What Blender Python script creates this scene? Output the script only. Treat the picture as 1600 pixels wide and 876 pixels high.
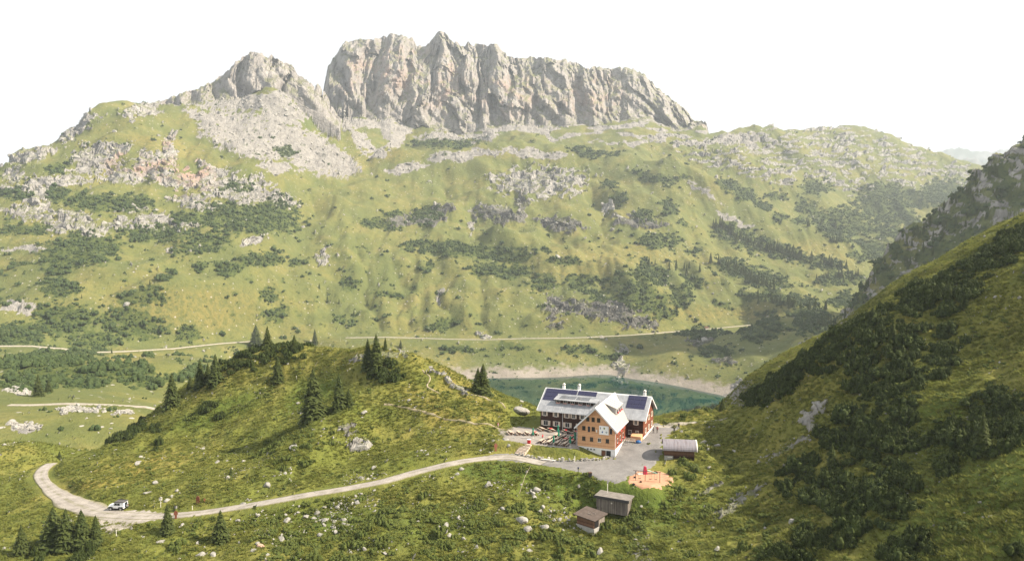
import bpy, bmesh, math, random, time
import numpy as np
from mathutils import Vector, Matrix
T0 = time.time()
for o in list(bpy.data.objects):
    bpy.data.objects.remove(o, do_unlink=True)
SC = bpy.context.scene
COL = SC.collection
R = math.radians

# ---------------------------------------------------------------- camera
ZC, FPX, CXP, CYP, PITCH = 46.0, 1067.0, 800.0, 438.0, R(2.84)
cam = bpy.data.cameras.new("camera")
cam.lens, cam.sensor_width, cam.clip_start, cam.clip_end = 24.0, 36.0, 1.0, 30000.0
co = bpy.data.objects.new("camera", cam)
COL.objects.link(co)
co.location = (0, 0, ZC)
co.rotation_euler = (R(90) - PITCH, 0, 0)
SC.camera = co

# ---------------------------------------------------------------- light, sky, exposure
SUN_EL, SUN_AZ = R(40.0), R(99.0)          # azimuth clockwise from +Y (the view direction)
sl = bpy.data.lights.new("sun", 'SUN')
sl.energy, sl.angle, sl.color = 5.0, R(0.5), (1.0, 0.88, 0.71)
so = bpy.data.objects.new("sun", sl)
COL.objects.link(so)
sd = Vector((math.sin(SUN_AZ) * math.cos(SUN_EL), math.cos(SUN_AZ) * math.cos(SUN_EL), math.sin(SUN_EL)))
so.rotation_euler = (-sd).to_track_quat('-Z', 'Y').to_euler()
so.location = sd * 900

W = bpy.data.worlds.new("World")
SC.world = W
W.use_nodes = True
wn, wl = W.node_tree.nodes, W.node_tree.links
wn.clear()
sky = wn.new('ShaderNodeTexSky')
sky.sky_type = 'NISHITA'
sky.sun_disc = False
sky.sun_elevation, sky.sun_rotation = SUN_EL, SUN_AZ
sky.altitude, sky.air_density, sky.dust_density, sky.ozone_density = 1900, 1.0, 3.0, 1.0
veil = wn.new('ShaderNodeMixRGB')           # a thin milky veil of high cloud over the whole sky
veil.inputs['Fac'].default_value = 0.75
veil.inputs['Color2'].default_value = (12.0, 11.9, 11.6, 1)
wb = wn.new('ShaderNodeBackground')
wb.inputs['Strength'].default_value = 0.046
wo = wn.new('ShaderNodeOutputWorld')
wl.new(sky.outputs[0], veil.inputs['Color1'])
wl.new(veil.outputs[0], wb.inputs['Color'])
wl.new(wb.outputs[0], wo.inputs['Surface'])
SC.view_settings.view_transform = 'Standard'
SC.view_settings.look = 'None'
SC.view_settings.exposure = 1.3
SC.view_settings.gamma = 1.0
SC.view_settings.use_curve_mapping = False
SC.cycles.max_bounces = 6
SC.cycles.diffuse_bounces = 3
SC.cycles.glossy_bounces = 3
SC.cycles.transmission_bounces = 4
SC.cycles.volume_bounces = 0
SC.cycles.transparent_max_bounces = 6

# ---------------------------------------------------------------- pixel <-> place
CP, SP = math.cos(PITCH), math.sin(PITCH)
def ray(px, py):
    """slopes (x/Y, z/Y) of the sight line through a pixel of the photograph"""
    u = (px - CXP) / FPX
    w = (CYP - py) / FPX
    dy = CP + w * SP
    return u / dy, (-SP + w * CP) / dy
def P(px, py, Y):
    s, t = ray(px, py)
    return (s * Y, Y, ZC + t * Y)
def PZ(px, py, z):
    s, t = ray(px, py)
    Y = (z - ZC) / t
    return (s * Y, Y, z)
def proj(x, y, z):
    dz = z - ZC
    d = y * CP - dz * SP
    up = y * SP + dz * CP
    return CXP + FPX * x / d, CYP - FPX * up / d

# ---------------------------------------------------------------- noise
_rng = np.random.RandomState(7)
_perm = _rng.permutation(512).astype(np.int32)
_perm = np.concatenate([_perm, _perm, _perm])
_g2 = np.stack([np.cos(np.linspace(0, 2 * np.pi, 512, endpoint=False)), np.sin(np.linspace(0, 2 * np.pi, 512, endpoint=False))], 1).astype(np.float32)
_g3 = _rng.normal(size=(512, 3)).astype(np.float32)
_g3 /= np.linalg.norm(_g3, axis=1)[:, None]
def _f(t):
    return t * t * t * (t * (t * 6 - 15) + 10)
def pn2(x, y, seed=0):
    x = np.asarray(x, np.float32) + seed * 17.31
    y = np.asarray(y, np.float32) + seed * 7.77
    xi, yi = np.floor(x), np.floor(y)
    xf, yf = x - xi, y - yi
    a, b = xi.astype(np.int32) & 511, yi.astype(np.int32) & 511
    def g(i, j, dx, dy):
        h = _perm[_perm[(a + i) & 511] + ((b + j) & 511)]
        return _g2[h, 0] * dx + _g2[h, 1] * dy
    u, v = _f(xf), _f(yf)
    n0 = g(0, 0, xf, yf) * (1 - u) + g(1, 0, xf - 1, yf) * u
    n1 = g(0, 1, xf, yf - 1) * (1 - u) + g(1, 1, xf - 1, yf - 1) * u
    return (n0 * (1 - v) + n1 * v) * 1.5
def pn3(x, y, z, seed=0):
    x = np.asarray(x, np.float32) + seed * 17.31
    y = np.asarray(y, np.float32) + seed * 7.77
    z = np.asarray(z, np.float32) + seed * 3.13
    xi, yi, zi = np.floor(x), np.floor(y), np.floor(z)
    xf, yf, zf = x - xi, y - yi, z - zi
    a, b, c = xi.astype(np.int32) & 511, yi.astype(np.int32) & 511, zi.astype(np.int32) & 511
    u, v, w = _f(xf), _f(yf), _f(zf)
    out = 0
    for i in (0, 1):
        for j in (0, 1):
            hh = _perm[_perm[(a + i) & 511] + ((b + j) & 511)]
            for k in (0, 1):
                h = _perm[hh + ((c + k) & 511)]
                g = _g3[h, 0] * (xf - i) + _g3[h, 1] * (yf - j) + _g3[h, 2] * (zf - k)
                out = out + g * (u if i else 1 - u) * (v if j else 1 - v) * (w if k else 1 - w)
    return out * 1.5
def fbm2(x, y, octv=4, seed=0, gain=0.5):
    s, a = 0, 1.0
    for k in range(octv):
        s = s + a * pn2(x * 2 ** k, y * 2 ** k, seed + k)
        a *= gain
    return s
def fbm3(x, y, z, octv=3, seed=0, gain=0.5):
    s, a = 0, 1.0
    for k in range(octv):
        s = s + a * pn3(x * 2 ** k, y * 2 ** k, z * 2 ** k, seed + k)
        a *= gain
    return s
def ss(a, b, x):
    t = np.clip((x - a) / (b - a), 0, 1)
    return t * t * (3 - 2 * t)

# ---------------------------------------------------------------- thin-plate splines
class TPS:
    def __init__(self, pts, f, reg=1e-4):
        self.f = f
        p = np.array([f(a[0], a[1]) for a in pts], np.float64)
        z = np.array([a[2] for a in pts], np.float64)
        n = len(p)
        d2 = ((p[:, None] - p[None]) ** 2).sum(2)
        K = 0.5 * d2 * np.log(d2 + 1e-12)
        A = np.zeros((n + 3, n + 3))
        A[:n, :n] = K + np.eye(n) * reg
        A[:n, n] = 1
        A[:n, n + 1:] = p
        A[n, :n] = 1
        A[n + 1:, :n] = p.T
        sol = np.linalg.solve(A, np.concatenate([z, np.zeros(3)]))
        self.w, self.c, self.p = sol[:n].astype(np.float32), sol[n:].astype(np.float32), p.astype(np.float32)
    def __call__(self, x, y):
        x, y = np.asarray(x, np.float64), np.asarray(y, np.float64)
        shp = x.shape
        a, b = self.f(x.ravel(), y.ravel())
        a, b = a.astype(np.float32), b.astype(np.float32)
        out = np.empty(a.shape, np.float32)
        for i in range(0, len(a), 60000):
            aa, bb = a[i:i + 60000], b[i:i + 60000]
            d2 = (aa[:, None] - self.p[None, :, 0]) ** 2 + (bb[:, None] - self.p[None, :, 1]) ** 2
            out[i:i + 60000] = (0.5 * d2 * np.log(d2 + 1e-12)) @ self.w + self.c[0] + self.c[1] * aa + self.c[2] * bb
        return out.reshape(shp)
# ================================================================ terrain
LAKE_Z = -126.0
polar = lambda x, y: (x / y, np.log(y))
def PP(*rows):
    return [P(*r) for r in rows]

# ---- far valley, slopes and mountains (one height field)
far_pts = PP(
    # left hollow
    (0, 660, 275), (100, 660, 280), (200, 660, 285), (0, 633, 316), (100, 632, 318), (220, 635, 318), (0, 600, 400), (100, 600, 420),
    (200, 592, 460), (300, 575, 520), (330, 560, 640), (0, 560, 560), (120, 565, 600), (220, 560, 640),
    (0, 541, 700), (130, 551, 760), (230, 546, 820), (345, 537, 900), (450, 533, 960), (560, 527, 985), (640, 528, 1000), (720, 531, 1000), (800, 527, 1000),
    (900, 527, 1005), (1000, 522, 1020), (1100, 515, 1100), (1170, 508, 1150),
    (650, 562, 925), (720, 570, 925), (800, 560, 945), (900, 555, 955), (980, 550, 960),
    # left flank
    (0, 520, 745), (0, 470, 850), (100, 470, 860), (200, 480, 880), (300, 490, 890), (400, 490, 960), (150, 510, 830), (260, 520, 860),
    (50, 400, 940), (150, 420, 930), (250, 420, 950), (350, 430, 970), (430, 430, 1030), (60, 300, 1090), (150, 340, 1050), (250, 350, 1060),
    (350, 350, 1100), (420, 350, 1160), (150, 250, 1230), (250, 290, 1180), (350, 290, 1230), (430, 300, 1300), (450, 260, 1430), (250, 230, 1330), (330, 230, 1400),
    (420, 230, 1500), (480, 230, 1580), (500, 200, 1690), (300, 172, 1555), (380, 168, 1600), (450, 152, 1640), (248, 164, 1575), (215, 167, 1490), (195, 168, 1440),
    (175, 170, 1400), (140, 182, 1380), (100, 214, 1330), (60, 240, 1280), (30, 237, 1250), (10, 255, 1220), (0, 266, 1200),
    (530, 185, 1780), (560, 195, 1960), (540, 230, 1700),
    # centre
    (480, 480, 1030), (480, 400, 1180), (480, 330, 1330), (540, 270, 1570), (540, 440, 1130), (600, 480, 1060), (600, 400, 1250), (600, 330, 1450), (600, 270, 1650),
    (700, 213, 2000), (700, 480, 1070), (700, 400, 1260), (700, 340, 1420), (720, 280, 1620), (800, 480, 1080), (800, 440, 1170),
    (800, 400, 1280), (800, 350, 1420), (800, 300, 1560), (850, 262, 1680), (830, 209, 1960), (900, 430, 1190), (900, 380, 1320), (900, 330, 1450), (920, 280, 1640),
    (1000, 480, 1090), (1000, 430, 1210), (1000, 380, 1330), (1000, 320, 1500), (1000, 260, 1720), (1000, 215, 1960), (1100, 212, 2020), (1100, 250, 1830), (1100, 300, 1640), (1100, 350, 1500), (1100, 400, 1360), (1100, 450, 1220), (1100, 485, 1140),
    (1200, 480, 1180), (1200, 440, 1300), (1200, 400, 1420), (1200, 340, 1620), (1200, 280, 1850), (1160, 208, 2100), (1200, 212, 2150), (1300, 470, 1280),
    (1300, 420, 1450), (1300, 360, 1700), (1300, 300, 1950), (1300, 240, 2200), (1250, 200, 2300), (1300, 195, 2400), (1350, 198, 2400), (1380, 410, 1650), (1380, 350, 1850), (1400, 280, 2100), (1400, 215, 2380),
    (1450, 340, 1950), (1460, 290, 2150), (1450, 238, 2380), (1500, 255, 2360), (1540, 265, 2330), (1530, 300, 2200), (1600, 300, 2100), (1600, 360, 1800),
    # hollow behind the grass dome
    (690, 243, 1720), (800, 236, 1760), (900, 240, 1790), (720, 238, 1850), (810, 230, 1880), (900, 232, 1900), (620, 236, 1850), (560, 212, 1900), (760, 222, 1930), (1000, 226, 1900),
    # spur right of the lake
    (1200, 505, 960), (1150, 530, 920), (1100, 545, 930), (1050, 560, 905), (1250, 510, 900), (1200, 560, 830), (1280, 500, 850), (1320, 490, 820), (1180, 590, 790),
)
for px, py in ((728, 593), (800, 590), (880, 588.5), (965, 584), (1000, 591), (1050, 601), (1100, 612), (1135, 631)):
    far_pts.append(PZ(px, py, LAKE_Z))
    x, y, z = PZ(px, py, LAKE_Z)
    far_pts.append((x, y - 45, LAKE_Z - 9))
for x, y in ((-60, 760), (40, 760), (130, 760), (-40, 680), (60, 680), (140, 690)):
    far_pts.append((x, y, LAKE_Z - 10))
for x, y, z in ((-90, 800, -122), (-95, 700, -121), (-60, 620, -121), (60, 600, -123), (150, 610, -120), (230, 650, -112),
                (0, 500, -108), (150, 480, -100), (-150, 560, -95), (-200, 760, -92), (0, 380, -100), (120, 300, -95), (-100, 400, -90), (-60, 250, -75), (150, 200, -80), (-120, 200, -58),
                (0, 120, -80), (0, 60, -70), (-150, 120, -55), (150, 100, -70), (-70, 90, -60), (250, 400, -90), (350, 520, -80), (500, 700, -60)):
    far_pts.append((x, y, z))
# behind the crests
for px, py, Y in ((0, 266, 1200), (60, 240, 1280), (100, 214, 1330), (140, 182, 1380), (175, 170, 1400)):
    x, y, z = P(px, py, Y)
    far_pts.append((x * 1.12, y * 1.12, z - 70))
for px, py, Y in ((250, 200, 1720), (320, 190, 1790), (400, 190, 1830), (470, 190, 1860)):
    far_pts.append(P(px, py, Y))
for px, py, Y in ((560, 235, 2250), (700, 240, 2300), (850, 240, 2300), (1000, 240, 2300), (1120, 235, 2350), (1220, 245, 2600), (1320, 240, 2750), (1420, 260, 2700), (1540, 300, 2650)):
    far_pts.append(P(px, py, Y))
for px, rows in ((-330, ((640, 300), (560, 540), (480, 760), (380, 950), (290, 1150), (330, 1500))), (1950, ((480, 700), (380, 1700), (310, 2100), (300, 2350), (340, 2650)))):
    far_pts += [P(px, py, Y) for py, Y in rows]
L_FAR = TPS(far_pts, polar, 2e-4)

# ---- near hill: forecourt terrace, knoll, hollow, right-hand spur
world100 = lambda x, y: (x / 100.0, y / 100.0)
near_pts = [PZ(760, 716, -1.8), PZ(700, 725, -2.4)] + PP(
    # road and meadow
    (600, 752, 145), (440, 780, 143), (300, 803, 141.6), (190, 830, 138), (130, 795, 151), (85, 770, 166), (60, 745, 184), (75, 727, 197),
    (250, 722, 175), (150, 742, 172), (380, 720, 168), (350, 660, 196), (250, 680, 196), (180, 722, 183),
    # outside the bend
    (0, 700, 230), (60, 692, 238), (0, 760, 182), (0, 800, 158), (0, 876, 128), (100, 850, 133), (20, 830, 143),
    # hollow
    (600, 850, 124), (750, 800, 131), (870, 765, 138.5), (920, 815, 128), (800, 876, 118), (300, 876, 125), (450, 830, 132), (960, 795, 136), (1000, 876, 113),
    # forecourt
    (900, 742, 143.5), (1010, 750, 138), (1000, 690, 160), (1040, 690, 159), (850, 695, 157), (820, 690, 160), (845, 672, 169.5), (930, 660, 171), (1030, 670, 171), (960, 725, 149), (1060, 708, 152.5), (1090, 660, 177), (1120, 655, 181),
    (1040, 655, 181), (1080, 648, 186), (1130, 641, 188), (1150, 637, 187),
    # knoll
    (640, 700, 160), (560, 700, 165), (480, 735, 156), (420, 760, 150), (700, 680, 166), (650, 640, 178), (600, 660, 175), (560, 600, 194), (490, 657, 176), (430, 650, 192), (400, 600, 208), (450, 652, 191), (415, 692, 180), (470, 612, 203), (515, 662, 170.5), (475, 705, 160.5), (545, 625, 181),
    (650, 556, 200), (690, 578, 196), (720, 592, 194), (760, 612, 189), (790, 628, 185), (820, 642, 180), (740, 660, 170), (790, 670, 168), (800, 700, 159.5),
    (620, 548, 203), (580, 540, 210), (530, 545, 216), (480, 540, 222), (430, 540, 228), (400, 548, 230), (360, 572, 234), (330, 590, 236), (290, 612, 235), (250, 642, 230), (170, 692, 207), (120, 714, 199),
    # right-hand spur
    (1165, 637, 180), (1190, 620, 172), (1240, 585, 163), (1300, 543, 158), (1350, 515, 156), (1400, 490, 155), (1450, 455, 157), (1500, 425, 160), (1550, 398, 162), (1600, 368, 164), (1660, 332, 166), (1750, 278, 170),
    (1130, 690, 159), (1150, 740, 139), (1100, 780, 131), (1080, 840, 117), (1200, 700, 145), (1200, 800, 118), (1300, 700, 124), (1300, 620, 141), (1400, 600, 130), (1250, 876, 96), (1450, 700, 108), (1500, 550, 132), (1600, 450, 135),
    (1600, 600, 109), (1600, 876, 73), (1450, 876, 82), (1400, 780, 97), (1750, 700, 80),
)
for x, y, z in (
    # under and behind the camera, out of the frame
    (0, 70, -6), (-60, 90, -9), (50, 50, 12), (-140, 110, -14), (0, 30, -2), (120, 60, 40), (-60, 40, -8), (170, 100, 78), (-170, 170, -26),
    # falling away behind the crests
    (-42, 232, -12), (-25, 215, 2), (-75, 262, -14), (-95, 275, -24), (-115, 270, -28), (-60, 300, -50), (-15, 240, -22), (0, 225, -15), (10, 212, -8), (20, 205, -10),
    (40, 212, -12), (62, 212, -10), (15, 260, -45), (60, 260, -40), (-110, 330, -60), (75, 215, 5), (95, 205, 18), (120, 212, 35), (150, 225, 42), (90, 260, -20), (130, 280, -20), (200, 280, 0),
    (-30, 350, -85), (60, 340, -85), (150, 380, -80), (240, 360, -50), (-130, 225, -30), (-155, 240, -32), (-150, 320, -60), (-220, 260, -50), (-200, 400, -90), (0, 450, -130), (250, 480, -120), (-250, 480, -120), (120, 460, -120)):
    near_pts.append((x, y, z))
L_NEAR = TPS(near_pts, world100, 4e-4)

# ---- craggy spur right of the lake (middle distance)
spur_ridge = PP((1680, 175, 590), (1600, 231, 600), (1550, 265, 610), (1500, 303, 620), (1470, 328, 625), (1440, 353, 630), (1400, 388, 640), (1370, 421, 650), (1340, 463, 660), (1325, 492, 668), (1280, 524, 700), (1230, 562, 722), (1190, 592, 738), (1150, 632, 748))
spur_pts = list(spur_ridge)
for x, y, z in spur_ridge:
    spur_pts.append((x * 1.0 + 30, y + 110, z - 95))
    spur_pts.append((x * 1.0 + 70, y + 300, z - 300))
spur_pts += PP((1600, 332, 556), (1500, 402, 572), (1450, 442, 592), (1380, 482, 624), (1680, 290, 545), (1300, 540, 665))
spur_pts += [(430, 480, -30), (330, 500, -70), (260, 560, -100), (200, 640, -124), (150, 700, -140), (520, 430, -10), (300, 420, -120), (100, 600, -200), (500, 300, -80), (150, 850, -220)]
L_SPUR = TPS(spur_pts, world100, 1e-3)

# ---- rock walls: lofts between a foot line and a crest line
def interp_rows(rows):
    a = np.array(rows, np.float64)
    s = np.array([ray(p[0], p[1])[0] for p in rows])
    t = np.array([ray(p[0], p[1])[1] for p in rows])
    return s, t
class Wall:
    def __init__(self, top, foot, yt, yf, back, talus=False):
        self.talus = talus
        self._yf = yf
        self.ts, self.tt = interp_rows(top)
        self.fs, self.ft = interp_rows(foot)
        self.yt, self.yf, self.back = yt, yf, back
        self.s0, self.s1 = max(self.ts[0], self.fs[0]), min(self.ts[-1], self.fs[-1])
    def __call__(self, x, y):
        s = x / y
        sc = np.clip(s, self.s0, self.s1)
        Yt, Yf = np.interp(sc, self.yt[0], self.yt[1]), np.interp(sc, self.yf[0], self.yf[1])
        zt = ZC + (np.interp(sc, self.ts, self.tt) + (np.abs(pn2(sc * 95, sc * 0 + 5, 301)) - .25) * .006 + fbm2(sc * 260, sc * 0, 2, 303) * .0016) * Yt
        zf = ZC + np.interp(sc, self.fs, self.ft) * Yf - 25
        u = (y - Yf) / (Yt - Yf)
        uu = np.clip(u, 0, 1)
        z = zf + (zt - zf) * (0.45 * uu + 0.55 * (1 - (1 - uu) ** 1.6))
        z = np.where(u > 1, zt - (y - Yt) * self.back, z)
        talus = zf + 24 + (0.5 - np.abs(pn2(s * 9, s * 0 + 2, 305)) * 1.6) * 30 - (Yf - y) * 0.58 + fbm2(x / 40, y / 40, 2, 307) * 4
        z = np.maximum(z, np.where(u < .35, talus, z)) if self.talus else z
        z = np.where(u < 0, np.where(self.talus, talus, zf + u * 700), z)
        out = np.maximum(self.s0 - s, s - self.s1)
        return np.where(out > 0, z - out * 16000, z).astype(np.float32)
big_top = [(503, 150), (507, 128), (512, 104), (520, 90), (535, 69), (548, 63), (575, 60), (600, 57), (612, 52), (620, 51), (632, 56), (645, 58), (653, 71), (660, 71), (672, 64), (684, 50), (690, 47), (698, 52), (704, 62), (715, 67), (722, 72), (732, 66), (740, 72), (750, 66), (757, 72), (765, 69), (777, 68), (783, 76), (795, 86), (815, 92), (826, 88), (835, 90), (855, 88), (866, 92), (875, 91), (890, 97), (905, 100), (915, 105), (940, 104), (955, 107), (970, 105), (985, 103), (1000, 112), (1015, 124), (1030, 140), (1050, 153), (1070, 170), (1085, 187), (1105, 205)]
big_foot = [(503, 172), (530, 184), (560, 196), (600, 192), (640, 205), (700, 216), (740, 214), (790, 207), (850, 205), (900, 198), (960, 195), (1010, 196), (1060, 205), (1105, 209)]
L_BIG = Wall(big_top, big_foot, ((-.3, 0.3), (2230, 2260)), ((-.3, .3), (2010, 2060)), 1.1, True)
peak_top = [(246, 160), (270, 151), (290, 141), (305, 140), (320, 131), (333, 127), (345, 117), (358, 108), (365, 99), (372, 95), (380, 86), (390, 84), (400, 80), (408, 82), (415, 88), (424, 87), (432, 92), (445, 96), (455, 100), (463, 112), (470, 121), (480, 124), (490, 134), (497, 133), (505, 138), (512, 151), (520, 166), (530, 182)]
peak_foot = [(246, 172), (300, 152), (340, 148), (380, 160), (400, 164), (430, 152), (450, 142), (480, 152), (510, 170), (530, 186)]
L_PEAK = Wall(peak_top, peak_foot, ((-.6, -.24), (1655, 1760)), ((-.6, -.24), (1600, 1690)), 1.0)

# ---- roads and level ground (centre lines as places)
ROAD = [PZ(900, 731, -1.5), PZ(850, 724, -1.5), PZ(800, 715, -1.6), PZ(765, 716, -1.8), PZ(730, 720, -2.1), PZ(700, 725.5, -2.4)] + [P(*r) for r in ((650, 738, 148), (600, 752, 145), (540, 764, 144), (480, 773.5, 143.4), (440, 781, 142.8), (370, 793, 142), (310, 802, 141.8), (250, 807, 142.2), (200, 806, 144.5), (165, 802, 147.2), (135, 794, 151.5), (110, 784, 157), (85, 769, 167), (70, 755, 177), (64, 744, 186), (68, 733, 194), (80, 724, 200))]
TRACK = [P(*r) for r in ((14, 633, 316), (50, 633, 316), (100, 631, 318), (160, 632.5, 318), (226, 636, 318), (260, 642, 320))]
LANES = [[P(*q) for q in r] for r in (
    [(400, 533, 930), (345, 537, 900), (270, 545, 850), (200, 549, 800), (130, 551.5, 760), (100, 545, 735), (50, 541, 715), (-60, 541, 690)],
    [(540, 528, 985), (600, 527, 992), (640, 528, 1000), (700, 530, 1000), (760, 531, 1000), (820, 529, 1000), (900, 528, 1005), (960, 525, 1012), (1000, 522.5, 1020), (1050, 518.5, 1060), (1100, 515, 1100), (1140, 511, 1120), (1172, 508, 1150)])]
def flatten_line(x, y, z, line, w, fade, dz=0.0):
    """ground levelled along a centre line"""
    bx0, bx1 = min(p[0] for p in line) - w - fade, max(p[0] for p in line) + w + fade
    by0, by1 = min(p[1] for p in line) - w - fade, max(p[1] for p in line) + w + fade
    m = (x > bx0) & (x < bx1) & (y > by0) & (y < by1)
    if not m.any():
        return z
    xs, ys = x[m], y[m]
    best = np.full(xs.shape, 1e9)
    bz = np.zeros(xs.shape)
    for a, b in zip(line[:-1], line[1:]):
        dx, dy = b[0] - a[0], b[1] - a[1]
        t = np.clip(((xs - a[0]) * dx + (ys - a[1]) * dy) / (dx * dx + dy * dy), 0, 1)
        d = np.hypot(xs - a[0] - t * dx, ys - a[1] - t * dy)
        k = d < best
        best[k] = d[k]
        bz[k] = (a[2] + t * (b[2] - a[2]))[k]
    f = 1 - ss(w, w + fade, best)
    zz = z[m]
    z = z.copy()
    z[m] = zz * (1 - f) + (bz + dz) * f
    return z
# building frame: A is the front left corner of the long house, U runs along its front, V out of it
HA = np.array((7.2, 170.5))
HU = np.array((math.cos(R(-23)), math.sin(R(-23))))
HV = np.array((HU[1], -HU[0]))
def HP(u, v):
    return (HA[0] + HU[0] * u + HV[0] * v, HA[1] + HU[1] * u + HV[1] * v)
def huv(x, y):
    dx, dy = x - HA[0], y - HA[1]
    return dx * HU[0] + dy * HU[1], dx * HV[0] + dy * HV[1]
RIDGES = [   # crests and gullies of the far slopes: photograph outline, height, half width in metres
 ([(620,262),(700,246),(800,239),(900,244),(980,262),(1040,290)], 16, 60), ([(560,214),(620,206),(690,224)], 12, 60), ([(900,296),(960,300),(1010,330),(1060,360)], 15, 50),
 ([(1060,288),(1120,320),(1200,356),(1290,396),(1362,412)], 24, 62), ([(1150,270),(1230,300),(1300,340),(1370,382),(1420,402)], 24, 70), ([(1200,215),(1300,250),(1400,290),(1470,330)], 20, 80), ([(1250,250),(1340,300),(1420,345)], 16, 60),
 ([(780,386),(880,410),(960,430),(1010,470),(1040,500)], 17, 42), ([(500,290),(440,370),(420,440),(430,500)], -15, 36), ([(690,440),(700,500)], -8, 16), ([(560,400),(590,500)], -8, 20), ([(505,390),(520,480)], -7, 18), ([(640,420),(650,500)], -7, 18), ([(740,430),(760,500)], -8, 18),
 ([(285,170),(340,220),(400,272)], 13, 40), ([(205,200),(235,225),(262,250)], 10, 42), ([(920,290),(945,340),(940,384)], -13, 26), ([(40,488),(160,472),(240,484),(320,504)], 11, 36), ([(60,590),(140,588),(230,590)], 4, 30), ([(1290,482),(1200,508),(1120,530),(1040,560),(990,584)], 4, 36),
 ([(1100,430),(1160,470),(1200,492)], 12, 36), ([(1040,440),(1075,475),(1085,500)], -11, 24), ([(700,290),(740,330),(745,380)], -12, 30), ([(600,300),(560,350),(540,420)], 12, 50), ([(820,300),(800,350),(780,385)], 10, 40), ([(860,355),(860,400)], -9, 26), ([(100,410),(200,440),(300,470)], 10, 45), ([(330,400),(250,440),(180,465)], -9, 24)]
def base_hit(px, py):
    s, t = ray(px, py)
    Y = np.exp(np.linspace(math.log(480), math.log(2500), 500))
    d = ZC + t * Y - L_FAR(s * Y, Y)
    k_ = int(np.argmax(d < 0)) if (d < 0).any() else len(Y) - 1
    return s * Y[k_], Y[k_]
RIDGEXY = [([base_hit(*q) for q in r], h, w) for r, h, w in RIDGES]
RIDGEXY = [(p, h * 1.55 if h > 0 else h * 1.2, w) for p, h, w in RIDGEXY]
def ridges(x, y):
    out = np.zeros(x.shape)
    wx, wy = x + pn2(x / 70, y / 70, 311) * 22, y + pn2(x / 70, y / 70, 313) * 22
    for pts, h, w in RIDGEXY:
        bx = [p[0] for p in pts]
        by = [p[1] for p in pts]
        m = (x > min(bx) - 3 * w - 30) & (x < max(bx) + 3 * w + 30) & (y > min(by) - 3 * w - 30) & (y < max(by) + 3 * w + 30)
        if not m.any():
            continue
        xs, ys = wx[m], wy[m]
        best = np.full(xs.shape, 1e9)
        for a, b in zip(pts[:-1], pts[1:]):
            dx, dy = b[0] - a[0], b[1] - a[1]
            t = np.clip(((xs - a[0]) * dx + (ys - a[1]) * dy) / (dx * dx + dy * dy + 1e-6), 0, 1)
            best = np.minimum(best, np.hypot(xs - a[0] - t * dx, ys - a[1] - t * dy))
        out[m] += h * (np.exp(-(best / w) ** 2) if h > 0 else np.maximum(0, 1 - best / (1.6 * w)) ** 1.5)
    return out
def smax(a, b, k):
    h = np.clip(0.5 + 0.5 * (a - b) / k, 0, 1)
    return b + (a - b) * h + k * h * (1 - h)

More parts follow.
